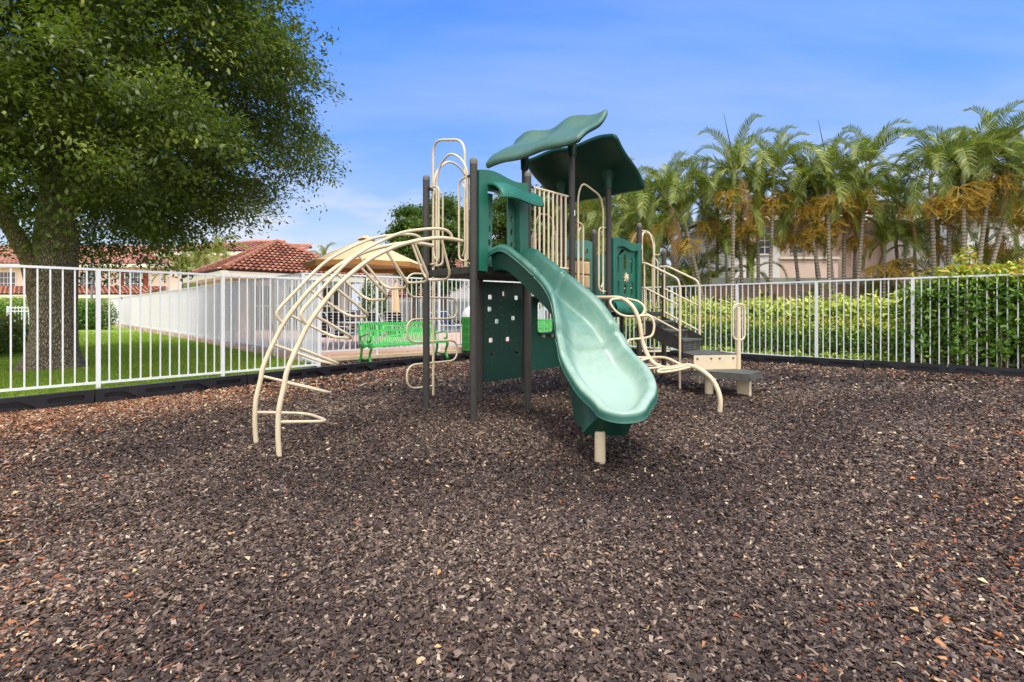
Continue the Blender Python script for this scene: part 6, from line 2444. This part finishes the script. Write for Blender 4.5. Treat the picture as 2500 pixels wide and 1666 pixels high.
# ================================================================== loose mulch, leaves, grass
def scatter(n, y0, y1, far):
    """points on the mulch floor inside the view wedge, evenly per area"""
    y = np.sqrt(RNG.uniform(y0 * y0, y1 * y1, n))
    x = y * RNG.uniform(-1.16, 1.16, n)
    k = inside_play(x, y) & (np.abs(x) < 13.8)
    return x[k], y[k]
def red_zone(x, y):
    a = (x - BL0.x) * BLD.y - (y - BL0.y) * BLD.x        # distance from the left border
    l = np.clip(1 - a / 2.3, 0, 1) ** 1.2 * np.clip((10.5 - y) / 3.0, 0.5, 1) * 1.4
    w = 0.0 * np.clip(1 - (x + 2.1 * y * 0.0 + y * 1.02) / 0.9, 0, 1) * np.clip((5.5 - y) / 3, 0, 1) * 0.0
    b = -((x - BR0.x) * FRD.y - (y - BR0.y) * FRD.x)     # distance from the right border
    r = np.clip(1 - b / 1.8, 0, 1) * 0.30
    r2 = np.clip((x - 1.02 * y + 0.9) / 1.2, 0, 1) * np.clip((7 - y) / 2, 0, 1) * 0.28
    l2 = np.clip((-x - 0.98 * y + 0.9) / 1.0, 0, 1) * np.clip((6.5 - y) / 2.0, 0, 1) * 0.20
    return np.clip(l + r + r2 + l2, 0, 1)
def chips(name, n, y0, y1, ln, layers):
    x, y = scatter(n, y0, y1, True)
    m = len(x)
    z = mulch_h(x, y) + RNG.uniform(0.0, layers, m)
    c = np.stack([x, y, z], 1)
    a = RNG.uniform(0, 2 * PI, m)
    d = np.stack([np.cos(a), np.sin(a), RNG.normal(0, 0.34, m)], 1)
    nm = np.array([0, 0, 1.0]) + RNG.normal(size=(m, 3)) * 0.42
    l = ln * np.minimum(RNG.lognormal(0, 0.36, m), 2.1)
    w = l * RNG.uniform(0.13, 0.46, m) + 0.0015
    dd = unit(d)
    side = unit(np.cross(dd, nm))
    up = np.cross(side, dd)
    j = lambda s: RNG.uniform(1 - s, 1 + s, (m, 1))
    L_, W_ = l[:, None] * 0.5, w[:, None] * 0.5
    curl = l[:, None] * RNG.uniform(-0.24, 0.16, (m, 1))
    v0 = c - dd * L_ * j(.25) - side * W_ * j(.5)
    v1 = c + side * -W_ * j(.35) + up * curl * -1
    v2 = c + dd * L_ * j(.25) - side * W_ * j(.6)
    v3 = c + dd * L_ * j(.25) + side * W_ * j(.6)
    v4 = c + side * W_ * j(.35) + up * curl * -1
    v5 = c - dd * L_ * j(.25) + side * W_ * j(.5)
    vs = np.stack([v0, v1, v2, v3, v4, v5], 1).reshape(-1, 3)
    b = np.arange(m)[:, None] * 6
    fs = np.concatenate([b + np.array([[0, 1, 4, 5]]), b + np.array([[1, 2, 3, 4]])], 0)
    rz = red_zone(x, y)
    big = 0.07 * np.sin(1.7 * x + 0.9 * y) * np.sin(0.8 * y - 1.1 * x) + 0.05 * np.sin(2.9 * y - 1.3 * x + 2 * np.sin(x)) - 0.10 * np.exp(-((x - 0.75) ** 2 + (y - 4.2) ** 2) / 0.8) - 0.06 * np.exp(-((x - 0.2) ** 2 + (y - 6.2) ** 2) / 1.5)  # gaussian dips paint soft shade under the slide exit and decks
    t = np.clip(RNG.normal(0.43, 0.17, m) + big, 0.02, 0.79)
    u = RNG.uniform(0, 1, m)
    lightp = RNG.uniform(0, 1, m) < 0.020
    t = np.where(lightp, np.where(RNG.uniform(0, 1, m) < 0.75, RNG.uniform(0.955, 1.0, m), RNG.uniform(0.84, 0.95, m)), t)
    t = np.where(u < rz * 0.85, RNG.uniform(0.80, 1.0, m), t)
    return tag(mesh_np(name, vs, fs, 'chips', np.repeat(t, 6)), kind='stuff')
chips('mulch_chips', 330000, 1.5, 3.9, 0.0205, 0.022)
chips('mulch_chips', 330000, 3.9, 7.4, 0.025, 0.022)
chips('mulch_chips', 230000, 7.4, 14.5, 0.038, 0.026)
def strip_chips():
    n = 24000
    k = RNG.uniform(2.6, 9.2, n)
    s = RNG.uniform(0, 1, n)
    p0 = np.stack([BL0.x + BLD.x * k, BL0.y + BLD.y * k], 1)
    kk = np.clip((k - 3.0) / 6.2, 0, 1) * 7.5
    p1 = np.stack([C1.x + 0.9 + PB.x * kk, C1.y - 0.25 + PB.y * kk], 1)
    p = p0 + (p1 - p0) * s[:, None] + np.array([-0.778, 0.628]) * 0.10
    c = np.stack([p[:, 0], p[:, 1], 0.115 + RNG.uniform(0, 0.03, n)], 1)
    a = RNG.uniform(0, 2 * PI, n)
    l = 0.055 * RNG.lognormal(0, 0.35, n)
    t = np.clip(RNG.normal(0.36, 0.2, n), 0.02, 0.98)
    t = np.where(RNG.uniform(0, 1, n) < 0.14, RNG.uniform(0.82, 0.98, n), t)
    tag(leaves('mulch_chips', c, np.stack([np.cos(a), np.sin(a), RNG.normal(0, .3, n)], 1), np.array([0, 0, 1.0]) + RNG.normal(size=(n, 3)) * 0.4, l, l * 0.45, t, 'chips'), kind='stuff')
strip_chips()
def bed_litter():
    n = 14000
    k = RNG.uniform(-2.5, 9.5, n)
    s = RNG.uniform(-0.30, 1.2, n)
    c = np.stack([FR0.x + FRD.x * k + 0.715 * s, FR0.y + FRD.y * k + 0.70 * s, 0.10 + RNG.uniform(0, 0.03, n)], 1)
    a = RNG.uniform(0, 2 * PI, n)
    l = 0.06 * RNG.lognormal(0, 0.35, n)
    tag(leaves('mulch_chips', c, np.stack([np.cos(a), np.sin(a), RNG.normal(0, .3, n)], 1), np.array([0, 0, 1.0]) + RNG.normal(size=(n, 3)) * 0.4, l, l * 0.45, np.clip(RNG.normal(0.45, 0.25, n), 0, 1), 'chips'), kind='stuff')
bed_litter()
def fallen():
    x, y = scatter(8000, 1.55, 11.0, True)
    rz = red_zone(x, y)
    k = RNG.uniform(0, 1, len(x)) < 0.03 + 0.7 * rz
    x, y = x[k], y[k]
    m = len(x)
    c = np.stack([x, y, mulch_h(x, y) + 0.032], 1)
    a = RNG.uniform(0, 2 * PI, m)
    l = RNG.uniform(0.025, 0.05, m)
    tag(leaves('fallen_leaves', c, np.stack([np.cos(a), np.sin(a), RNG.normal(0, .2, m)], 1), np.array([0, 0, 1.0]) + RNG.normal(size=(m, 3)) * 0.3, l, l * RNG.uniform(0.4, 0.75, m), RNG.uniform(0, 1, m), 'fallen', fold=0.25), kind='stuff')
fallen()
def litter_left():
    """dry leaves caught between the left border and the fence"""
    n = 5000
    k = RNG.uniform(-3, 5, n)
    s = RNG.uniform(0.12, 0.5, n)
    c = np.stack([BL0.x + BLD.x * k - 0.778 * s, BL0.y + BLD.y * k + 0.628 * s, 0.10 + RNG.uniform(0, 0.03, n)], 1)
    a = RNG.uniform(0, 2 * PI, n)
    l = 0.05 * RNG.lognormal(0, 0.3, n)
    tag(leaves('fallen_leaves', c, np.stack([np.cos(a), np.sin(a), RNG.normal(0, .2, n)], 1), np.array([0, 0, 1.0]) + RNG.normal(size=(n, 3)) * 0.3, l, l * 0.5, RNG.uniform(0, 0.9, n), 'fallen'), kind='stuff')
litter_left()
def grass():
    n = 170000
    y = RNG.uniform(6.5, 26, n) ** 1.0
    y = 6.6 + (y - 6.5) * RNG.uniform(0.15, 1, n)
    x = -y * RNG.uniform(0.30, 1.12, n)
    def sd(o, d): return (x - o.x) * d.y - (y - o.y) * d.x
    k = (sd(BL0, BLD) < -0.22) & (((x - C1.x) * PA.y - (y - C1.y) * PA.x) < -0.05) & (np.hypot(x + 9.35, y - 9.95) > 0.62)
    bare = 0.5 + 0.5 * np.sin(x * 2.1 + 1.3 * np.sin(y * 1.4)) * np.sin(y * 1.7 + x)
    nearb = np.clip(1 - (-sd(BL0, BLD) - 0.2) / 0.5, 0, 1)
    k &= RNG.uniform(0, 1, n) > nearb * 0.55 + 0.10 * bare
    x, y, bare = x[k], y[k], bare[k]
    m = len(x)
    h = RNG.uniform(0.035, 0.075, m) * (0.7 + y / 22)
    w = 0.006 + y * 0.0006
    a = RNG.uniform(0, 2 * PI, m)
    ln_ = RNG.normal(size=(m, 2)) * 0.02
    b = np.stack([x, y, np.full(m, 0.08)], 1)
    s = np.stack([np.cos(a) * w, np.sin(a) * w, np.zeros(m)], 1)
    tp = b + np.stack([ln_[:, 0], ln_[:, 1], h], 1)
    vs = np.stack([b - s, b + s, tp], 1).reshape(-1, 3)
    fs = np.arange(m * 3).reshape(m, 3)
    t = np.clip(0.45 + RNG.normal(0, 0.2, m) + 0.15 * (bare - 0.5), 0, 1)
    tag(mesh_np('grass', vs, fs, 'grass', np.repeat(t, 3)), kind='stuff')
grass()
